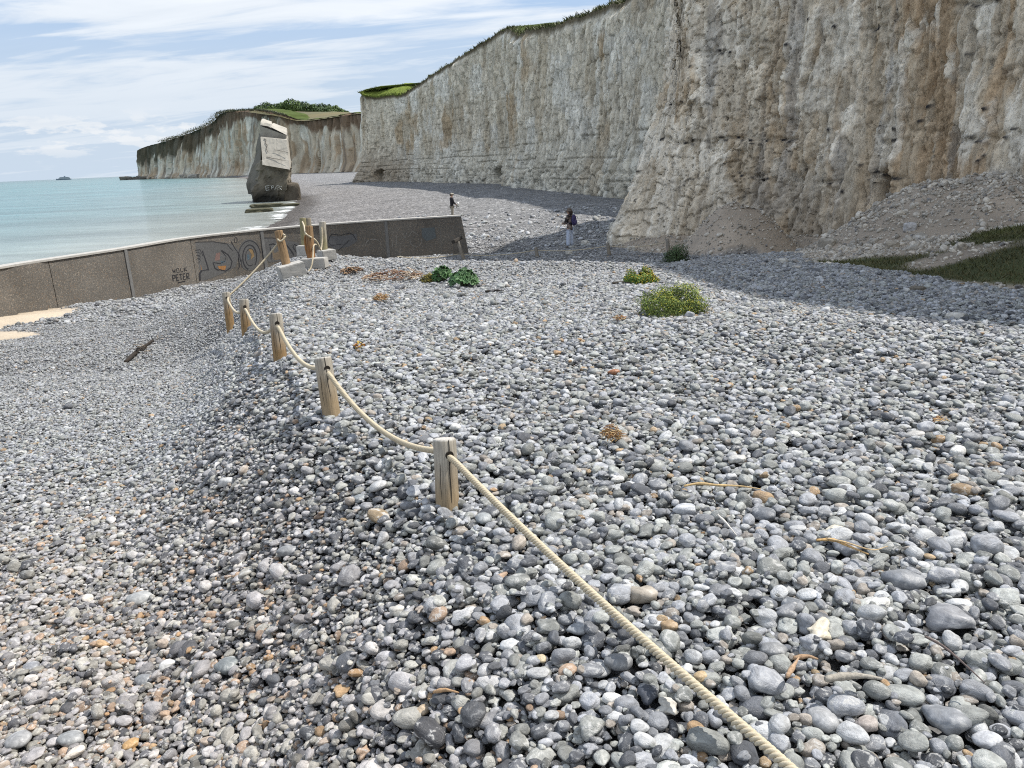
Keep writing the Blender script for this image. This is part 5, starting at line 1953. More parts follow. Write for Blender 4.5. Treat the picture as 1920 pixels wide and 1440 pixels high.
def ellip(m, c, r, col, nu=14, nv=10, cut=None):
    V, Fq = [], []
    for j in range(nv + 1):
        ph = math.pi * j / nv
        if cut is not None and math.cos(ph) < cut:
            ph = math.acos(cut)
        for i in range(nu):
            a = 2 * math.pi * i / nu
            V.append((c[0] + r[0] * math.sin(ph) * math.cos(a), c[1] + r[1] * math.sin(ph) * math.sin(a), c[2] + r[2] * math.cos(ph)))
    for j in range(nv):
        for i in range(nu):
            Fq.append((j * nu + i, (j + 1) * nu + i, (j + 1) * nu + (i + 1) % nu, j * nu + (i + 1) % nu))
    m.add(V, Fq, col)


SKINC = (0.42, 0.26, 0.18)


def person(loc, rz, H, label, jacket_c, trouser_c, wide, arms, hood, hat, hairc, stance=0.09, jl=0.0):
    """faces local +Y before the turn; arms: list of (shoulder side, elbow xyz, wrist xyz) in units of height"""
    root = tag(empty('person', loc, rz), label, 'person')
    k = H

    def S(*p):
        return (p[0] * k, p[1] * k, p[2] * k) + tuple(v * k for v in p[3:])
    # body: pelvis root, spine, neck, head, two legs with feet, two arms with hands
    N = [S(0, 0, .50, .075, .06), S(0, 0.004, .60, .068, .052), S(0, 0.0, .72, .082, .058), S(0, -0.006, .80, .070, .05), S(0, 0.004, .845, .030, .030),
         S(0, 0.016, .885, .042, .050), S(0, 0.018, .935, .046, .056), S(0, 0.012, .975, .034, .042)]
    Ed = [(0, 1), (1, 2), (2, 3), (3, 4), (4, 5), (5, 6), (6, 7)]
    for sgn, lead in ((-1, 0.02), (1, -0.02)):
        b = len(N)
        N += [S(sgn * .048, 0, .46, .052), S(sgn * stance * .6, lead * 0.6, .28, .038), S(sgn * stance * .62, lead * 0.6, .20, .036), S(sgn * stance * .66, lead, .05, .024),
              S(sgn * stance * .66, lead - .012, .020, .022), S(sgn * stance * .72, lead + .07, .014, .020, .016)]
        Ed += [(0, b), (b, b + 1), (b + 1, b + 2), (b + 2, b + 3), (b + 3, b + 4), (b + 4, b + 5)]
    hands = []
    for sgn, el, wr in arms:
        b = len(N)
        hd = np.array(wr) + (np.array(wr) - np.array(el)) * 0.22
        N += [S(sgn * .098, 0, .795, .036), S(*el, .026), S(*wr, .017), S(*hd, .020, .014)]
        Ed += [(3, b), (b, b + 1), (b + 1, b + 2), (b + 2, b + 3)]
        t = (np.array(wr) - np.array(el))
        t /= np.linalg.norm(t)
        s = np.cross(t, (0, 0, 1.0))
        s /= np.linalg.norm(s) + 1e-6
        up = np.cross(s, t)
        for f in range(4):
            off = s * (f - 1.5) * .0075
            Ln = (.040, .047, .044, .034)[f]
            b2 = len(N)
            p0 = hd + off + t * .012
            p1 = p0 + t * Ln * .55
            p2 = p1 + t * Ln * .32 - up * Ln * .38
            N += [S(*p0, .0055), S(*p1, .005), S(*p2, .0042)]
            Ed += [(b + 3, b2), (b2, b2 + 1), (b2 + 1, b2 + 2)]
        b2 = len(N)
        p0 = hd + s * .018 * sgn * -1
        p1 = p0 + t * .022 + s * .010 * -sgn
        N += [S(*p0, .006), S(*p1, .005)]
        Ed += [(b + 3, b2), (b2, b2 + 1)]
        hands.append(np.array(hd) * k)
    body = skin_obj('body', N, Ed, M_VCOL, root, SKINC, 0, 2)
    def feature(nm, c, r, col):
        fm = MB()
        ellip(fm, np.array(c) * k, np.array(r) * k, col, 8, 6)
        fm.build(nm, M_VCOL, body, True)
    for sx in (-1, 1):
        feature('eye', (sx * .018, .072, .938), (.007, .004, .005), (0.05, 0.04, 0.035))
        feature('ear', (sx * .049, .016, .930), (.008, .014, .020), SKINC)
    feature('nose', (0, .078, .918), (.009, .016, .014), SKINC)
    feature('mouth', (0, .068, .898), (.017, .006, .005), (0.28, 0.12, 0.10))
    # jacket over trunk and arms
    J = [S(0, 0, .47 - jl, .098, .075), S(0, 0.004, .56, .092, .073), S(0, 0, .66, .092, .073), S(0, -.002, .75, .096, .074), S(0, -.006, .805, .078, .062), S(0, 0.0, .842, .042, .042)]
    Je = [(0, 1), (1, 2), (2, 3), (3, 4), (4, 5)]
    for sgn, el, wr in arms:
        b = len(J)
        J += [S(sgn * .112, -.002, .79, .050), S(*el, .042), S(*wr, .032)]
        Je += [(4, b), (b, b + 1), (b + 1, b + 2)]
    skin_obj('jacket', J, Je, M_VCOL, root, jacket_c, 1, 2)
    T = [S(0, 0, .50, .085, .066)]
    Te = []
    for sgn, lead in ((-1, 0.02), (1, -0.02)):
        b = len(T)
        T += [S(sgn * .050, 0, .45, .062), S(sgn * stance * .6, lead * .6, .26, .048 + wide), S(sgn * stance * .66, lead, .035, .036 + wide * 1.5)]
        Te += [(0, b), (b, b + 1), (b + 1, b + 2)]
    skin_obj('trousers', T, Te, M_VCOL, root, trouser_c, 0, 2)
    sh = MB()
    for sgn, lead in ((-1, 0.02), (1, -0.02)):
        ellip(sh, np.array((sgn * stance * .70, lead + .028, .018)) * k, np.array((.030, .078, .024)) * k, (0.09, 0.08, 0.07), 12, 8)
    sh.build('shoes', M_VCOL, root, True)
    hr = MB()
    ellip(hr, np.array((0, .004, .940)) * k, np.array((.053, .064, .058)) * k, hairc, 14, 10)
    if hood:
        ellip(hr, np.array((0, -.03, .90)) * k, np.array((.052, .05, .075)) * k, hairc, 12, 8)
    h = hr.build('hair', M_VCOL, root, True)
    h.location = (0, -0.012 * k, 0.002 * k)
    hm = MB()
    if hat == 'cap':
        ellip(hm, np.array((0, .012, .955)) * k, np.array((.060, .070, .050)) * k, (0.36, 0.34, 0.28), 16, 10, cut=-0.05)
        hm.tube([np.array((0, .060, .952)) * k, np.array((0, .10, .946)) * k, np.array((0, .118, .942)) * k], [.040 * k, .036 * k, .02 * k], 10, (0.33, 0.31, 0.26))
        o = hm.build('cap', M_VCOL, root, True)
    else:
        ellip(hm, np.array((0, .010, .962)) * k, np.array((.061, .068, .052)) * k, (0.13, 0.105, 0.085), 16, 10, cut=-0.1)
        V, Fq = [], []
        for i in range(24):
            a = 2 * math.pi * i / 24
            for rr, zz in ((1.0, .958), (1.55, .938), (1.55, .934), (1.0, .952)):
                V.append((.061 * rr * math.cos(a) * k, (.010 + .068 * rr * math.sin(a)) * k, zz * k))
        for i in range(24):
            for q in range(4):
                Fq.append((4 * i + q, 4 * ((i + 1) % 24) + q, 4 * ((i + 1) % 24) + (q + 1) % 4, 4 * i + (q + 1) % 4))
        hm.add(V, Fq, (0.15, 0.12, 0.10))
        hm.build('sun_hat', M_VCOL, root, True)
    return root, hands


def camo(co):
    a = fbm(co[:, 0] * 9 + co[:, 1] * 4, co[:, 2] * 9 - co[:, 1] * 6, 801, 2)
    b = fbm(co[:, 0] * 8 - co[:, 1] * 7, co[:, 2] * 11, 807, 2)
    c = np.tile(np.array((0.10, 0.078, 0.065)), (len(co), 1))
    c[a > 0.10] = (0.26, 0.20, 0.17)
    c[(a < -0.12)] = (0.028, 0.025, 0.026)
    c[(b > 0.28)] = (0.36, 0.30, 0.27)
    return c


def people():
    g = ground_at(1069, 464)
    rz2 = math.radians(58)                      # turned towards the sea, back and pack to the cliff
    arms = [(-1, (-.125, .05, .66), (-.06, .155, .63)), (1, (.125, .05, .66), (.05, .15, .60))]
    r, h = person(g, rz2, 1.70, 'person in camouflage jacket, pale blue trousers and sun hat with a purple backpack', camo, (0.50, 0.56, 0.68), 0.016, arms, True, 'hat', (0.05, 0.032, 0.025), 0.085, 0.02)
    bp = MB()
    ellip(bp, (0, -0.215, 1.20), (0.155, 0.10, 0.25), (0.055, 0.045, 0.115), 16, 12)
    ellip(bp, (0, -0.300, 1.12), (0.11, 0.05, 0.13), (0.075, 0.062, 0.15), 14, 10)
    o = bp.build('backpack', M_VCOL, None, True)
    o.location = g
    o.rotation_euler = (0, 0, rz2)
    tag(o, 'purple backpack worn by the person in the camouflage jacket', 'backpack')
    st = MB()
    for s in (-1, 1):
        st.tube([(s * .09, -0.16, 1.36), (s * .11, -0.06, 1.455), (s * .115, 0.07, 1.42), (s * .12, 0.145, 1.28), (s * .15, 0.05, 1.12), (s * .13, -0.13, 1.06)], 0.018, 6, (0.03, 0.028, 0.05))
    st.build('strap', M_VCOL, o, True)
    ph = MB()
    c = (h[0] + h[1]) / 2
    ph.box((c[0] - .04, c[1] + .02, c[2] - .02), (c[0] + .04, c[1] + .05, c[2] + .08), (0.03, 0.03, 0.032))
    p = ph.build('camera', M_VCOL, None, bevel=0.006)
    p.location = g
    p.rotation_euler = (0, 0, rz2)
    tag(p, 'small dark camera held in front of the camouflage jacket', 'camera')
    # man beyond the wall, looking down at what he holds
    d = 58.0
    q = aty(848, 398, d)
    gg = np.array((q[0], q[1], gz(q[0], q[1])))
    rz1 = math.radians(-68)
    arms = [(-1, (-.13, .035, .64), (-.05, .16, .565)), (1, (.13, .03, .635), (.05, .15, .55))]
    r, h = person(gg, rz1, 1.80, 'person in black jacket, beige trousers and cap standing beyond the sea wall', (0.022, 0.020, 0.024), (0.30, 0.265, 0.21), 0.006, arms, False, 'cap', (0.10, 0.08, 0.06), 0.085, 0.015)
    m = MB()
    c = (h[0] + h[1]) / 2 + np.array((0, .16, .03))
    ellip(m, c, (0.075, 0.10, 0.12), (0.80, 0.80, 0.78), 12, 8)
    ellip(m, c + np.array((0, .0, -.16)), (0.06, 0.09, 0.10), (0.40, 0.40, 0.36), 12, 8)
    m.tube([c + np.array((0, -.10, .02)), c + np.array((0, -.17, -.01))], 0.02, 6, (0.6, 0.6, 0.58))
    o = m.build('paper_bag', M_VCOL, None, True)
    o.location = gg
    o.rotation_euler = (0, 0, rz1)
    tag(o, 'white bag held out by the person beyond the sea wall', 'bag')
    m = MB()
    m.tube([h[1] + np.array((0.0, -.02, .05)), h[1] + np.array((.02, .02, -.28))], [0.016, 0.022], 8, (0.03, 0.03, 0.03))
    o = m.build('walking_stick', M_VCOL, None, True)
    o.location = gg
    o.rotation_euler = (0, 0, rz1)
    tag(o, 'short dark stick hanging from the hand of the person beyond the wall', 'stick')


people()

# ---------------------------------------------------------------- far trees on the headland, tufts along the cliff edge, turf
def woodland():
    V, Fq, C = [], [], []
    P, Nn, Cc, Sz = [], [], [], []
    crowns = []
    for (px, py, w) in ((486, 207, 22), (500, 203, 26), (516, 204, 24), (530, 203, 26), (546, 199, 30), (560, 201, 26), (574, 203, 26), (588, 205, 24), (602, 206, 26),
                        (614, 207, 24), (628, 209, 24), (640, 212, 20), (650, 214, 14), (508, 207, 20), (540, 206, 24), (566, 208, 22), (596, 211, 26), (620, 213, 22), (470, 209, 12)):
        d = 760 + random.uniform(-25, 35)
        q = aty(px, py + 1, d)
        crowns.append((q, w * d / F_PX / 2))
    for q, r in crowns:
        n = 900
        u = RNG.normal(size=(n, 3))
        u /= np.linalg.norm(u, axis=1, keepdims=True)
        lump = 1 + 0.30 * fbm(u[:, 0] * 2.6 + q[0], u[:, 2] * 2.6 + u[:, 1] * 2.0, 901, 3)
        p = q + u * (r * lump * (0.7 + 0.3 * RNG.random(n)))[:, None] * np.array((1, 1, 0.85))
        P.append(p)
        Nn.append(u + RNG.normal(size=(n, 3)) * 0.4)
        t = random.random()
        base = np.array((0.045, 0.075, 0.028)) * (1 - t) + np.array((0.075, 0.120, 0.030)) * t
        Cc.append(base[None, :] * (0.6 + 0.8 * RNG.random((n, 1))))
        Sz.append(np.full(n, 1.5) * (0.6 + 0.8 * RNG.random(n)))
    o = leaf_cloud('woodland', np.vstack(P), np.vstack(Nn), np.concatenate(Sz), np.vstack(Cc), M_LEAF, None, 1.4)
    tag(o, 'green wood on the far headland behind the turf', 'wood', kind='stuff')


woodland()


def blades(name, pos, hgt, wid, cols, lean=0.5, label=None, cat=None):
    n = len(pos)
    a = RNG.random(n) * 6.283
    t = np.stack([np.cos(a), np.sin(a), np.zeros(n)], -1)
    b = RNG.normal(size=(n, 2)) * lean
    tip = pos + np.stack([b[:, 0] * hgt, b[:, 1] * hgt, hgt * (0.7 + 0.3 * RNG.random(n))], -1)
    mid = (pos * 0.55 + tip * 0.45)
    mid[:, 2] += hgt * 0.12
    w = np.asarray(wid).reshape(-1, 1) * t
    V = np.stack([pos - w, pos + w, mid + w * 0.7, mid - w * 0.7, tip], 1).reshape(-1, 3)
    i = np.arange(n)[:, None] * 5
    F = np.concatenate([i + np.array([[0, 1, 2, 3]]), i + np.array([[3, 2, 4, 4]])], 1).reshape(-1, 4)
    quads = (i + np.array([[0, 1, 2, 3]]))
    tris = (i + np.array([[3, 2, 4]]))
    faces = [list(q) for q in quads] + [list(q) for q in tris]
    C = np.repeat(np.asarray(cols), 5, 0)
    o = np_mesh(name, V, faces, M_LEAF, None, False, C)
    return tag(o, label, cat, kind='stuff')


def turf():
    n = 90000
    x = RNG.uniform(4.4, 14.0, n)
    y = RNG.uniform(2.5, 15.0, n)
    z, sand, scree, tf, ds, bw, k, td = ground_masks(x, y)
    keep = RNG.random(n) < np.clip(tf * 1.1 - 0.05, 0, 1)
    x, y, z, tf = x[keep], y[keep], z[keep], tf[keep]
    m = len(x)
    g = fbm(x / 0.9, y / 0.9, 911, 3)[:, None]
    c = np.array((0.075, 0.080, 0.026))[None, :] * (0.7 + 0.7 * RNG.random((m, 1))) * (1 + 0.5 * g)
    c = c + (np.array((0.105, 0.092, 0.040)) - c) * sst(fbm(x / 1.6, y / 1.6, 913, 3), 0.1, 0.45)[:, None] * 0.7
    blades('grass', np.stack([x, y, z - 0.01], -1), 0.03 + 0.05 * RNG.random(m) * (1 + sst(x, 7, 9)), 0.004 + 0.004 * RNG.random(m), c, 0.6,
           'dark green turf on the bank below the cliff', 'grass')
    # tufts along the cliff edge
    s, cx, cy, nx, ny, top, ins = FAR_INFO
    n = 15000
    i = RNG.integers(30, len(s) - 1, n)
    back = RNG.random(n) ** 1.5 * 6.0
    wide = RNG.normal(size=n) * 0.1
    px = cx[i] - nx[i] * (ins[i] + back + 0.15)
    py = cy[i] - ny[i] * (ins[i] + back + 0.15)
    pz = top[i] + 0.15 + 0.02 * back + np.array([rim_far(cy[j], b) for j, b in zip(i, back)])
    kk = cy[i] > 60
    pos = np.stack([px, py, pz], -1)[kk]
    m = len(pos)
    bright = np.exp(-((pos[:, 1] - 187) / 7.0) ** 2)[:, None]
    c = (np.array((0.075, 0.085, 0.028)) * (1 - bright) + np.array((0.16, 0.20, 0.035)) * bright) * (0.6 + 0.8 * RNG.random((m, 1)))
    blades('grass', pos, (0.22 + 0.40 * RNG.random(m)), 0.05 + 0.05 * RNG.random(m), c, 0.5, 'ragged grass fringe along the top of the pale cliff', 'grass')
    # scrub along the headland edge
    rows = catmull(np.array(HD, float)[6:13], 90)
    n = len(rows) * 8
    i = RNG.integers(0, len(rows), n)
    u = RNG.normal(size=(n, 3))
    far = sst(rows[i, 1], 650, 900)
    hh = (0.3 + 1.2 * far * np.clip(fbm(rows[i, 0] / 22, rows[i, 1] / 22, 921, 3) + 0.35, 0, 1))
    pos = np.stack([rows[i, 0] + rows[i, 3] * 0.9 + u[:, 0] * 2 * (0.5 + far), rows[i, 1] + u[:, 1] * 4, rows[i, 2] + np.abs(u[:, 2]) * hh], -1)
    c = np.array((0.085, 0.088, 0.050))[None, :] * (0.5 + 0.9 * RNG.random((n, 1)))
    o = leaf_cloud('scrub', pos, u, 0.9 * (0.6 + RNG.random(n)), c, M_LEAF, None, 1.3)
    tag(o, 'dark scrub clinging to the sloping edge of the far headland', 'scrub', kind='stuff')


turf()


# ---------------------------------------------------------------- stones
def pebble_shapes(n=26):
    coll = bpy.data.collections.new('pebble_shapes')
    for k in range(n):
        bm = bmesh.new()
        bmesh.ops.create_icosphere(bm, subdivisions=3, radius=1.0)
        co = np.array([v.co[:] for v in bm.verts])
        pw = random.uniform(1.9, 2.7)
        p = co / ((np.abs(co) ** pw).sum(1) ** (1 / pw))[:, None]
        s = k * 5.3
        knob = k % 4 == 3
        n1 = fbm(co[:, 0] * 0.9 + s, co[:, 1] * 0.9 + co[:, 2] * 0.7, 1000 + k, 2) + 0.8 * fbm(co[:, 2] * 0.9 - s, co[:, 0] * 0.8 - co[:, 1] * 0.6, 1050 + k, 2)
        p = p * (1 + (0.42 if knob else 0.22) * n1)[:, None]
        if k % 3 == 1:          # egg / wedge
            p[:, 1:] *= (1 + 0.28 * p[:, :1])
        if k % 5 == 2:          # a worn hollow
            c = np.array((random.uniform(-.5, .5), random.uniform(-.5, .5), 0.9))
            d = np.linalg.norm(co - c, axis=1)
            p = p * (1 - 0.22 * np.exp(-(d / 0.35) ** 2))[:, None]
        if k % 2:
            w1, w2, wc = worley(co[:, 0] * 0.9 + s, co[:, 1] * 0.9 + co[:, 2] * 0.8, 1200 + k)
            p = p * (1 + 0.16 * (np.clip((w2 - w1) * 1.5, 0, 1) - 0.5))[:, None]
        if knob:
            p = p * (1 + 0.12 * fbm(co[:, 0] * 2.2 + s, co[:, 1] * 2.2 + co[:, 2] * 2, 1100 + k, 2))[:, None]
        p = p / np.max(np.abs(p), axis=0)[None, :]
        for v, q in zip(bm.verts, p):
            v.co = q
        me = bpy.data.meshes.new('pebble_shape')
        bm.to_mesh(me)
        bm.free()
        me.polygons.foreach_set('use_smooth', np.ones(len(me.polygons), bool))
        me.materials.append(M_PEB)
        o = bpy.data.objects.new('pebble_shape.%03d' % k, me)
        coll.objects.link(o)
    return coll


SHAPES = pebble_shapes()
NSHAPE = len(SHAPES.objects)


def instance_group():
    ng = bpy.data.node_groups.new('scatter_stones', 'GeometryNodeTree')
    ng.interface.new_socket('Geometry', in_out='INPUT', socket_type='NodeSocketGeometry')
    ng.interface.new_socket('Geometry', in_out='OUTPUT', socket_type='NodeSocketGeometry')
    N, L = ng.nodes, ng.links
    gi, go = N.new('NodeGroupInput'), N.new('NodeGroupOutput')
    ci = N.new('GeometryNodeCollectionInfo')
    ci.inputs[0].default_value = SHAPES
    ci.inputs['Separate Children'].default_value = True
    ci.inputs['Reset Children'].default_value = True
    ip = N.new('GeometryNodeInstanceOnPoints')
    ip.inputs['Pick Instance'].default_value = True

    def attr(name, typ):
        a = N.new('GeometryNodeInputNamedAttribute')
        a.data_type = typ
        a.inputs[0].default_value = name
        return [s for s in a.outputs if s.enabled][0]
    L.new(gi.outputs[0], ip.inputs['Points'])
    L.new(ci.outputs[0], ip.inputs['Instance'])
    L.new(attr('idx', 'INT'), ip.inputs['Instance Index'])
    er = N.new('FunctionNodeEulerToRotation')
    L.new(attr('rot', 'FLOAT_VECTOR'), er.inputs[0])
    L.new(er.outputs[0], ip.inputs['Rotation'])
    L.new(attr('scl', 'FLOAT_VECTOR'), ip.inputs['Scale'])
    L.new(ip.outputs[0], go.inputs[0])
    return ng


SCATTER = instance_group()


def scatter(name, pos, rot, scl, col, label, cat):
    n = len(pos)
    me = bpy.data.meshes.new(name)
    me.vertices.add(n)
    me.vertices.foreach_set('co', np.asarray(pos, np.float32).ravel())

    def put(nm, typ, key, arr):
        a = me.attributes.new(nm, typ, 'POINT')
        a.data.foreach_set(key, arr.ravel())
    put('rot', 'FLOAT_VECTOR', 'vector', np.asarray(rot, np.float32))
    put('scl', 'FLOAT_VECTOR', 'vector', np.asarray(scl, np.float32))
    put('col', 'FLOAT_VECTOR', 'vector', np.asarray(col, np.float32))
    put('rnd', 'FLOAT', 'value', RNG.random(n).astype(np.float32))
    put('idx', 'INT', 'value', RNG.integers(0, NSHAPE, n).astype(np.int32))
    me.materials.append(M_PEB)
    o = link(bpy.data.objects.new(name, me))
    m = o.modifiers.new('scatter', 'NODES')
    m.node_group = SCATTER
    return tag(o, label, cat, kind='stuff')


def stone_colours(n, size, dark=1.0):
    warm = np.where(size > 0.038, 0.25, 1.0)
    r = RNG.random(n)
    v = np.where(RNG.random(n) < 0.5, RNG.normal(0.215, 0.055, n), RNG.normal(0.33, 0.06, n)).clip(0.10, 0.52)
    blue = RNG.normal(1.0, 0.035, n)
    c = np.stack([v * (1.01 - 0.015 * blue), v * 1.0, v * (0.96 + 0.05 * blue)], -1)
    c[:, 2] *= np.where(RNG.random(n) < 0.5, 0.90, 1.01)
    k = r < 0.11 * dark
    c[k] = np.array((0.085, 0.088, 0.095))[None, :] * RNG.uniform(0.7, 1.7, (k.sum(), 1))
    k = (r > 0.82) & (r < 0.93)
    c[k] = np.array((0.46, 0.455, 0.44))[None, :] * RNG.uniform(0.85, 1.15, (k.sum(), 1))
    k = (r > 0.93) & (r < 0.952)
    c[k] = np.array((0.62, 0.595, 0.54))[None, :] * RNG.uniform(0.85, 1.15, (k.sum(), 1))
    k = r > 1 - 0.018 * warm
    c[k] = np.array((0.30, 0.19, 0.10))[None, :] * RNG.uniform(0.6, 1.3, (k.sum(), 1)) * np.array([1, 1, 1]) + RNG.random((k.sum(), 1)) * np.array((0.1, 0.1, 0.07))
    k = (r > 1 - 0.085 * warm) & (r < 1 - 0.018 * warm)
    c[k] = np.array((0.34, 0.295, 0.245))[None, :] * RNG.uniform(0.7, 1.2, (k.sum(), 1))
    return c


COBBLES = [  # picture x, y, width, height, yaw, colour, label
    (1538, 1190, 62, 48, 0.2, (0.60, 0.545, 0.43), 'cream-white rounded chalk cobble in the right foreground'),
    (1783, 1170, 88, 60, 2.7, (0.235, 0.24, 0.255), 'large smooth grey kidney-shaped cobble near the right edge'),
    (1697, 1094, 80, 48, 2.85, (0.225, 0.235, 0.25), 'broad flat grey cobble just above the kidney-shaped one'),
    (1436, 970, 46, 44, 1.2, (0.15, 0.16, 0.175), 'dark slate-grey cobble below the long reed stem'),
    (1587, 1032, 52, 48, 2.3, (0.155, 0.165, 0.185), 'dark oblong cobble pointing at the golden reed'),
    (1204, 1124, 64, 36, 3.0, (0.36, 0.32, 0.265), 'lumpy buff flint with pale crust right of the rope'),
    (1489, 1144, 46, 46, 1.3, (0.16, 0.17, 0.185), 'dark grey domed cobble left of the cream-white one'),
    (1549, 1362, 66, 48, 2.45, (0.34, 0.345, 0.35), 'long pale grey cobble pointing down at the bottom right'),
    (1774, 1358, 88, 62, 2.2, (0.225, 0.235, 0.25), 'biggest long grey cobble at the bottom right'),
    (1254, 1338, 48, 38, 2.9, (0.47, 0.45, 0.40), 'whitish cobble with a tan ring beside the rope at the bottom'),
    (1630, 1372, 44, 32, 0.1, (0.34, 0.30, 0.275), 'pinkish oval cobble between two long grey ones at the bottom'),
    (1858, 1403, 54, 40, 0.3, (0.43, 0.44, 0.46), 'bluish-white cobble in the bottom right corner'),
    (1216, 1312, 46, 44, 0.5, (0.055, 0.062, 0.078), 'blue-black knobbly flint left of the ringed whitish cobble'),
    (1084, 1190, 44, 28, 0.1, (0.30, 0.315, 0.33), 'mid grey oval cobble left of the rope'),
    (1163, 1252, 60, 36, 0.05, (0.20, 0.205, 0.21), 'wide grey cobble under the rope at lower centre'),
    (1568, 1003, 40, 24, 0.1, (0.58, 0.54, 0.44), 'pale cream cobble above the dark oblong one'),
    (1798, 1012, 34, 32, 0.4, (0.40, 0.405, 0.41), 'pale round cobble at mid right'),
    (1845, 988, 46, 32, 0.1, (0.19, 0.195, 0.20), 'grey oval cobble at the right edge of the shingle'),
    (1383, 868, 34, 26, 2.7, (0.50, 0.49, 0.46), 'whitish oval cobble right of the rusty straw tuft'),
    (1720, 824, 44, 22, 0.0, (0.42, 0.41, 0.39), 'long pale cobble alone at upper right'),
    (1452, 1228, 50, 40, 2.5, (0.22, 0.225, 0.23), 'domed mid grey cobble below the dark domed one'),
    (259, 1125, 48, 32, 0.5, (0.33, 0.335, 0.33), 'large pale grey cobble in the left shingle'),
    (424, 1250, 50, 40, 0.1, (0.185, 0.20, 0.20), 'greenish grey cobble with a square end at lower left'),
    (311, 1251, 34, 20, 0.3, (0.62, 0.61, 0.58), 'bright white flat pebble left of the square-ended cobble'),
    (55, 1254, 32, 30, 0.3, (0.24, 0.245, 0.26), 'round grey cobble at the left edge'),
    (268, 1278, 38, 26, 0.1, (0.23, 0.235, 0.24), 'grey oval cobble below the bright white flat pebble'),
    (673, 936, 28, 23, 0.2, (0.22, 0.24, 0.25), 'round grey cobble left of the nearest post'),
    (580, 1000, 30, 26, 0.2, (0.40, 0.405, 0.41), 'pale blunt cobble in the shingle left of the post row'),
    (539, 1036, 44, 24, 0.1, (0.24, 0.245, 0.25), 'dome-topped grey cobble below the pale blunt one'),
    (790, 1338, 34, 24, 0.5, (0.46, 0.36, 0.25), 'tan cobble next to the short tan stick'),
    (354, 1312, 14, 30, 1.5, (0.66, 0.66, 0.63), 'narrow upright white flint in the left foreground'),
    (130, 1390, 50, 36, 0.1, (0.27, 0.275, 0.275), 'broad grey cobble near the lower left corner'),
    (33, 1390, 50, 40, 0.8, (0.29, 0.29, 0.29), 'big grey cobble in the lower left corner'),
    (240, 1400, 32, 24, 0.4, (0.43, 0.27, 0.12), 'orange flint in the lower left foreground'),
    (905, 978, 36, 34, 0.3, (0.29, 0.31, 0.32), 'faceted grey cobble below the nearest post'),
    (770, 961, 28, 17, 0.5, (0.58, 0.545, 0.49), 'cream oblong pebble left of the nearest post foot'),
    (424, 906, 40, 16, 0.0, (0.50, 0.50, 0.49), 'white flat stone high on the left slope'),
    (958, 1215, 40, 34, 0.7, (0.50, 0.51, 0.51), 'off-white oblong cobble left of the rope at lower centre'),
    (742, 1149, 36, 18, 0.4, (0.50, 0.48, 0.44), 'pale pitted pebble in the left shingle'),
    (1316, 1282, 30, 22, 0.2, (0.44, 0.33, 0.19), 'golden flint just right of the rope'),
    (1255, 1185, 36, 26, 0.3, (0.34, 0.24, 0.14), 'brown and cream flint right of the rope at centre'),
    (1014, 1248, 26, 22, 0.2, (0.46, 0.38, 0.25), 'sandy yellow pebble left of the rope'),
    (1152, 702, 26, 16, 0.2, (0.30, 0.13, 0.06), 'rust-red brick fragment on the open shingle'),
    (1730, 692, 40, 18, 0.1, (0.23, 0.235, 0.24), 'grey cobble on open shingle near the cliff shadow'),
]


def make_cobbles():
    mats = {}
    foot = []
    for i, (px, py, w, h, yaw, col, lab) in enumerate(COBBLES):
        g = ground_at(px, py + h * 0.15)
        dep = float((g - CAM) @ FWD)
        L = w * dep / F_PX
        el = math.atan2(CAM[2] - g[2], math.hypot(g[0], g[1]))
        D = max(0.62 * L, min(L * 1.05, h * dep / F_PX * 1.15))
        Hh = L * random.uniform(0.42, 0.55)
        if h > w * 1.5:
            L, D, Hh = L * 1.1, L * 1.1, h * dep / F_PX * 0.9
        src = random.choice(list(SHAPES.objects)).data.copy()
        m = make_pebble_mat('cobble_stone', False, col, 0.25 if max(col) > 0.3 else 0.4)
        # object coordinates are in metres here, so scale the mottling up by baking the size into the mesh
        src.transform(Matrix.Diagonal((L / 2, D / 2, Hh / 2, 1)))
        src.materials.clear()
        src.materials.append(m)
        nt = m.node_tree
        for nd in nt.nodes:
            if nd.type == 'TEX_NOISE':
                nd.inputs['Scale'].default_value *= 2.2 / L
        src.name = 'cobble'
        o = link(bpy.data.objects.new('cobble', src))
        top = 0.020 if (g[0] > np.interp(g[1], E_Y, E_X)) else 0.006
        z = g[2] + top + Hh * 0.05
        o.location = (g[0], g[1] + 0.02, z)
        o.rotation_euler = (random.uniform(-.12, .12), random.uniform(-.12, .12), -(yaw if yaw < 1.6 else yaw - math.pi) * -1)
        tag(o, lab, 'cobble', 'cobbles that stand out of the shingle')
        foot.append((g[0], g[1] + 0.02, L / 2, D / 2, o.rotation_euler[2]))
    return foot


FOOT = make_cobbles()


def in_foot(x, y, k=1.0):
    bad = np.zeros(len(x), bool)
    for fx, fy, a, b, rz in FOOT:
        dx, dy = x - fx, y - fy
        c, s = math.cos(rz), math.sin(rz)
        u, v = dx * c + dy * s, -dx * s + dy * c
        bad |= (u / (a * k)) ** 2 + (v / (b * k)) ** 2 < 1
    return bad


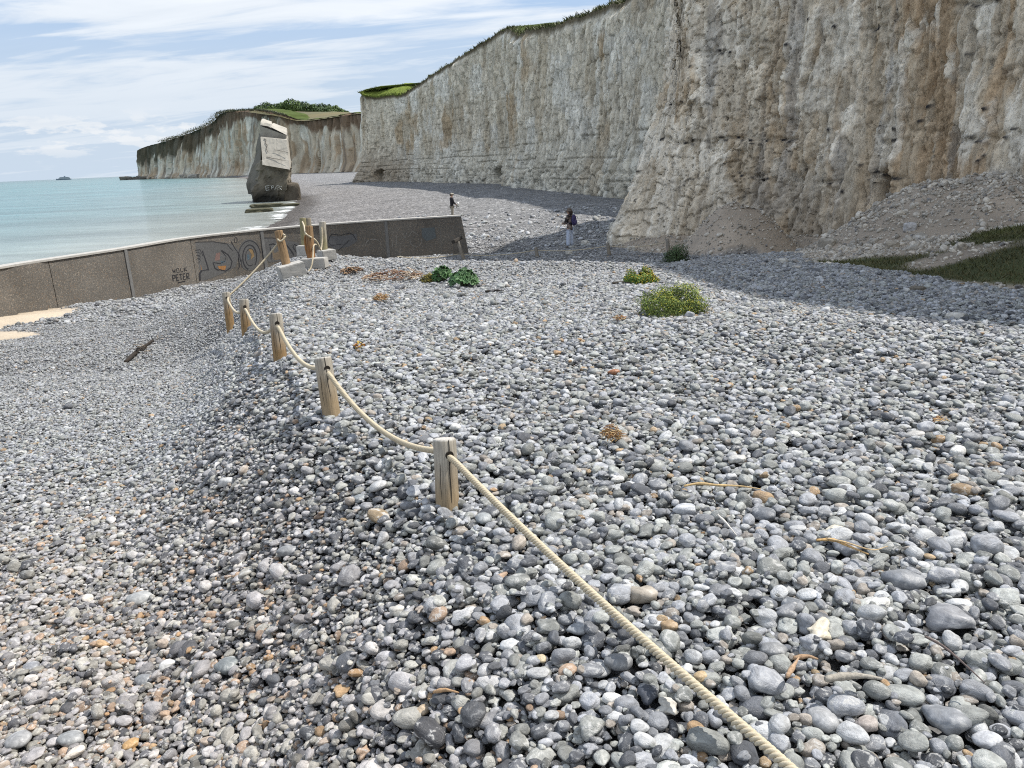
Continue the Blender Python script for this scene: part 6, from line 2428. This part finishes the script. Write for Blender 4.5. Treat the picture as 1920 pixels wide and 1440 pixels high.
def near_shingle():
    """drop the near pebbles one by one into the lowest of a few spots, resting on those below"""
    RMAX = 8.3
    cell = 0.012
    x0, x1, y0, y1 = -7.0, 7.0, 1.25, RMAX
    nx, ny = int((x1 - x0) / cell), int((y1 - y0) / cell)
    Hm = np.zeros((ny, nx))
    n = 520000
    y = np.sqrt(RNG.uniform(y0 ** 2, y1 ** 2, n))
    x = RNG.uniform(-1, 1, n) * (0.74 * y + 0.25)
    ex = np.interp(y, E_Y, E_X)
    left = sst(ex - x, -0.25, 0.5)
    med = (0.036 - 0.006 * sst(y, 3.5, 6.0)) * (1 - left) + 0.0245 * left
    a = (med * np.exp(RNG.normal(0, 0.48, n))).clip(0.013, 0.125 - 0.035 * sst(y, 3, 6))
    # keep probability so that coverage is even whatever the size
    want = 1.75
    dens_have = n / ((y1 ** 2 - y0 ** 2) / 2 * 2 * 0.76)
    dens_want = want / (math.pi / 4 * 0.74 * med ** 2 * 1.25)
    keep = RNG.random(n) < dens_want / dens_have
    keep &= ~in_foot(x, y, 1.0)
    x, y, a, left = x[keep], y[keep], a[keep], left[keep]
    n = len(x)
    b = a * RNG.uniform(0.62, 0.95, n)
    c = np.minimum(b * 0.95, a * RNG.uniform(0.36, 0.70, n))
    yaw = RNG.uniform(0, math.pi, n)
    order = np.argsort(-a + 0.05 * RNG.random(n))
    order = RNG.permutation(n)
    zo = np.zeros(n)
    # two layers: the smaller stones of the first half settle underneath
    for i in order:
        aa, bb, cc, yw = a[i] / 2, b[i] / 2, c[i] / 2, yaw[i]
        rr = int(aa / cell) + 1
        cs, sn = math.cos(yw), math.sin(yw)
        g = np.arange(-rr, rr + 1) * cell
        GX, GY = np.meshgrid(g, g)
        q = ((GX * cs + GY * sn) / aa) ** 2 + ((-GX * sn + GY * cs) / bb) ** 2
        ins = q < 0.96
        low = cc * np.sqrt(np.clip(1 - q, 0, 1))
        best = None
        for t in range(5):
            px = x[i] + (0 if t == 0 else random.uniform(-1, 1) * aa * 1.7)
            py = y[i] + (0 if t == 0 else random.uniform(-1, 1) * aa * 1.7)
            ix, iy = int((px - x0) / cell), int((py - y0) / cell)
            if ix - rr < 0 or iy - rr < 0 or ix + rr + 1 > nx or iy + rr + 1 > ny:
                continue
            win = Hm[iy - rr:iy + rr + 1, ix - rr:ix + rr + 1]
            zc = np.max(np.where(ins, win + low, -1))
            if best is None or zc < best[0]:
                best = (zc, px, py, ix, iy)
        if best is None:
            zo[i] = 0
            continue
        zc, x[i], y[i], ix, iy = best
        zc -= 0.24 * cc
        zo[i] = zc
        win = Hm[iy - rr:iy + rr + 1, ix - rr:ix + rr + 1]
        np.maximum(win, np.where(ins, zc + low, 0), out=win)
    ok = (zo < 0.16) & ~in_foot(x, y, 0.95)
    x, y, a, b, c, yaw, zo = x[ok], y[ok], a[ok], b[ok], c[ok], yaw[ok], zo[ok]
    n = len(x)
    lift = np.mean(Hm[Hm > 0])
    z = terrain(x, y) + 0.58 * (zo - lift) + 0.012
    fadeout = RNG.random(n) < sst(y, 8.35, 7.3)
    keep2 = fadeout | (y < 7.3)
    rot = np.stack([RNG.normal(0, 0.20, n), RNG.normal(0, 0.20, n), yaw], -1)
    return np.stack([x, y, z], -1)[keep2], rot[keep2], (np.stack([a, b, c], -1) / 2 * 1.04)[keep2]


def rand_rot(n, tilt=0.35):
    return np.stack([RNG.normal(0, tilt, n), RNG.normal(0, tilt, n), RNG.uniform(0, 6.28, n)], -1)


def far_shingle():
    P, R, S = [], [], []
    # upper bank and left strip between 8 m and the wall, then the lower beach beyond the crest
    for (ya, yb, n, kx) in ((6.9, 12.0, 230000, 0.73), (12.0, 18.0, 165000, 0.68), (18.0, 27.0, 60000, 0.66), (27.0, 46.0, 34000, 0.55)):
        y = np.sqrt(RNG.uniform(ya ** 2, yb ** 2, n))
        x = RNG.uniform(-1, 1, n) * (kx * y + 1.6)
        z, sand, scree, tf, ds, bw, k, td = ground_masks(x, y)
        ex = np.interp(y, E_Y, E_X)
        left = sst(ex - x, -0.2, 0.8) * (1 - k)
        med = 0.034 * (1 - left) + 0.028 * left
        if ya > 17:
            med = 0.064 + 0 * left
        a = (med * np.exp(RNG.normal(0, 0.36, n))).clip(0.025, 0.28)
        ok = (sand < 0.35 + 0.4 * RNG.random(n)) & (scree < 0.4) & (ds > 1.0) & (np.abs(bw + 0.15) > 0.25)
        ok &= ~((z < -0.2) & (y > 13.5) & (x > -3.5) & (x < 4) & (y < 25))          # hidden behind the crest
        ok &= RNG.random(n) < (0.55 + 0.45 * (1 - left) + 0.25 * left)
        ok &= (y > 8.2) | (RNG.random(n) < sst(y, 6.9, 8.2))
        x, y, z, a = x[ok], y[ok], z[ok], a[ok]
        m = len(x)
        b = a * RNG.uniform(0.62, 0.95, m)
        c = a * RNG.uniform(0.42, 0.72, m)
        P.append(np.stack([x, y, z + 0.004 + c * RNG.uniform(-0.15, 0.55, m)], -1))
        R.append(rand_rot(m, 0.25))
        S.append(np.stack([a, b, c], -1) / 2)
    # the bank goes on to either side of the part laid stone by stone
    n = 90000
    y = RNG.uniform(-0.8, 9.0, n)
    side = np.where(RNG.random(n) < 0.5, -1.0, 1.0)
    x = side * (0.72 * np.maximum(y, 0.9) + 0.10 + 4.2 * RNG.random(n))
    z, sand, scree, tf, ds, bw, k, td = ground_masks(x, y)
    ex = np.interp(y, E_Y, E_X)
    left = sst(ex - x, -0.2, 0.8)
    a = ((0.048 * (1 - left) + 0.040 * left) * np.exp(RNG.normal(0, 0.36, n))).clip(0.02, 0.13)
    low = 0.050 * sst(y, 8.5, 7.5) * sst(np.abs(x), 7.6, 6.9)
    ok = (scree < 0.3) & ~in_foot(x, y, 1.0)
    x, y, z, a, low = x[ok], y[ok], z[ok], a[ok], low[ok]
    m = len(x)
    b, c = a * RNG.uniform(0.62, 0.95, m), a * RNG.uniform(0.42, 0.72, m)
    P.append(np.stack([x, y, z - low * 0.55 + c * RNG.uniform(-0.15, 0.55, m)], -1))
    R.append(rand_rot(m, 0.25))
    S.append(np.stack([a, b, c], -1) / 2)
    return np.vstack(P), np.vstack(R), np.vstack(S)


def shingle():
    p1, r1, s1 = near_shingle()
    p2, r2, s2 = far_shingle()
    # a few bigger, rounder stones lying about on the lower beach and in the shade
    n = 2600
    y = RNG.uniform(20, 62, n)
    x = RNG.uniform(-0.30, 0.45, n) * y
    z, sand, scree, tf, ds, bw, k, td = ground_masks(x, y)
    ok = (ds > 3) & (scree < 0.3) & (k > 0.4)
    x, y, z = x[ok], y[ok], z[ok]
    m = len(x)
    a = RNG.lognormal(math.log(0.17), 0.4, m).clip(0.08, 0.5)
    p3 = np.stack([x, y, z + a * 0.15], -1)
    s3 = np.stack([a, a * RNG.uniform(.65, .95, m), a * RNG.uniform(.4, .65, m)], -1) / 2
    P, R, S = np.vstack([p1, p2, p3]), np.vstack([r1, r2, rand_rot(m)]), np.vstack([s1, s2, s3])
    C = stone_colours(len(P), S[:, 0])
    big = np.arange(len(P)) >= len(p1) + len(p2)
    C[big] = C[big] * 1.25
    C = C * np.array((1.0, 1.03, 1.075))
    lw = (sst(np.interp(P[:, 1], E_Y, E_X) - P[:, 0], -0.3, 0.8) * sst(P[:, 1], 8, 3))[:, None]
    C = C * (1 + lw * (np.array((1.07, 0.975, 0.90)) - 1))
    br = (RNG.random((len(P), 1)) < 0.07 * lw)
    C = np.where(br, np.array((0.33, 0.235, 0.165)) * RNG.uniform(0.6, 1.4, (len(P), 1)), C)
    rim_ = (np.exp(-((np.interp(P[:, 1], E_Y, E_X) - P[:, 0] - 0.45) / 0.55) ** 2) * sst(P[:, 1], 11, 7))[:, None]
    dk = RNG.random((len(P), 1)) < 0.18 * rim_
    C = np.where(dk, np.array((0.095, 0.098, 0.105)) * RNG.uniform(0.7, 1.6, (len(P), 1)), C)
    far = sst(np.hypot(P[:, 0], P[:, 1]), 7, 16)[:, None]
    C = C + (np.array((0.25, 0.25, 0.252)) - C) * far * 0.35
    lf = np.interp(P[:, 1], E_Y, E_X) - P[:, 0]
    print('stones', len(p1), len(p2), m)
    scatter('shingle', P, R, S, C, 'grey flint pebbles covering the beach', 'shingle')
    # broken chalk and flint on the rubble heaps and the bank
    n = 110000
    x, y = RNG.uniform(4.5, 15.5, n), RNG.uniform(4.0, 33.0, n)
    z, sand, scree, tf, ds, bw, k, td = ground_masks(x, y)
    q = np.hypot((x - 10.7) / 3.3, (y - 18.6) / 3.8)
    pr = 0.30 + 0.70 * sst(q, 1.05, 0.4)
    ok = (scree > 0.5) & (RNG.random(n) < pr) & (tf < 0.5) & (cliff_dist(x, y) > 0.1)
    x, y, z = x[ok], y[ok], z[ok]
    m = len(x)
    a = RNG.lognormal(math.log(0.046), 0.55, m).clip(0.02, 0.42)
    S = np.stack([a, a * RNG.uniform(.6, .95, m), a * RNG.uniform(.45, .8, m)], -1) / 2
    C = np.array((0.46, 0.42, 0.355))[None, :] * RNG.uniform(0.5, 1.4, (m, 1))
    C[RNG.random(m) < 0.05] = (0.2, 0.19, 0.18)
    scatter('scree', np.stack([x, y, z + a * 0.1], -1), rand_rot(m, 0.6), S, C, 'broken chalk and flint rubble on the heaps under the cliff', 'rubble')


shingle()
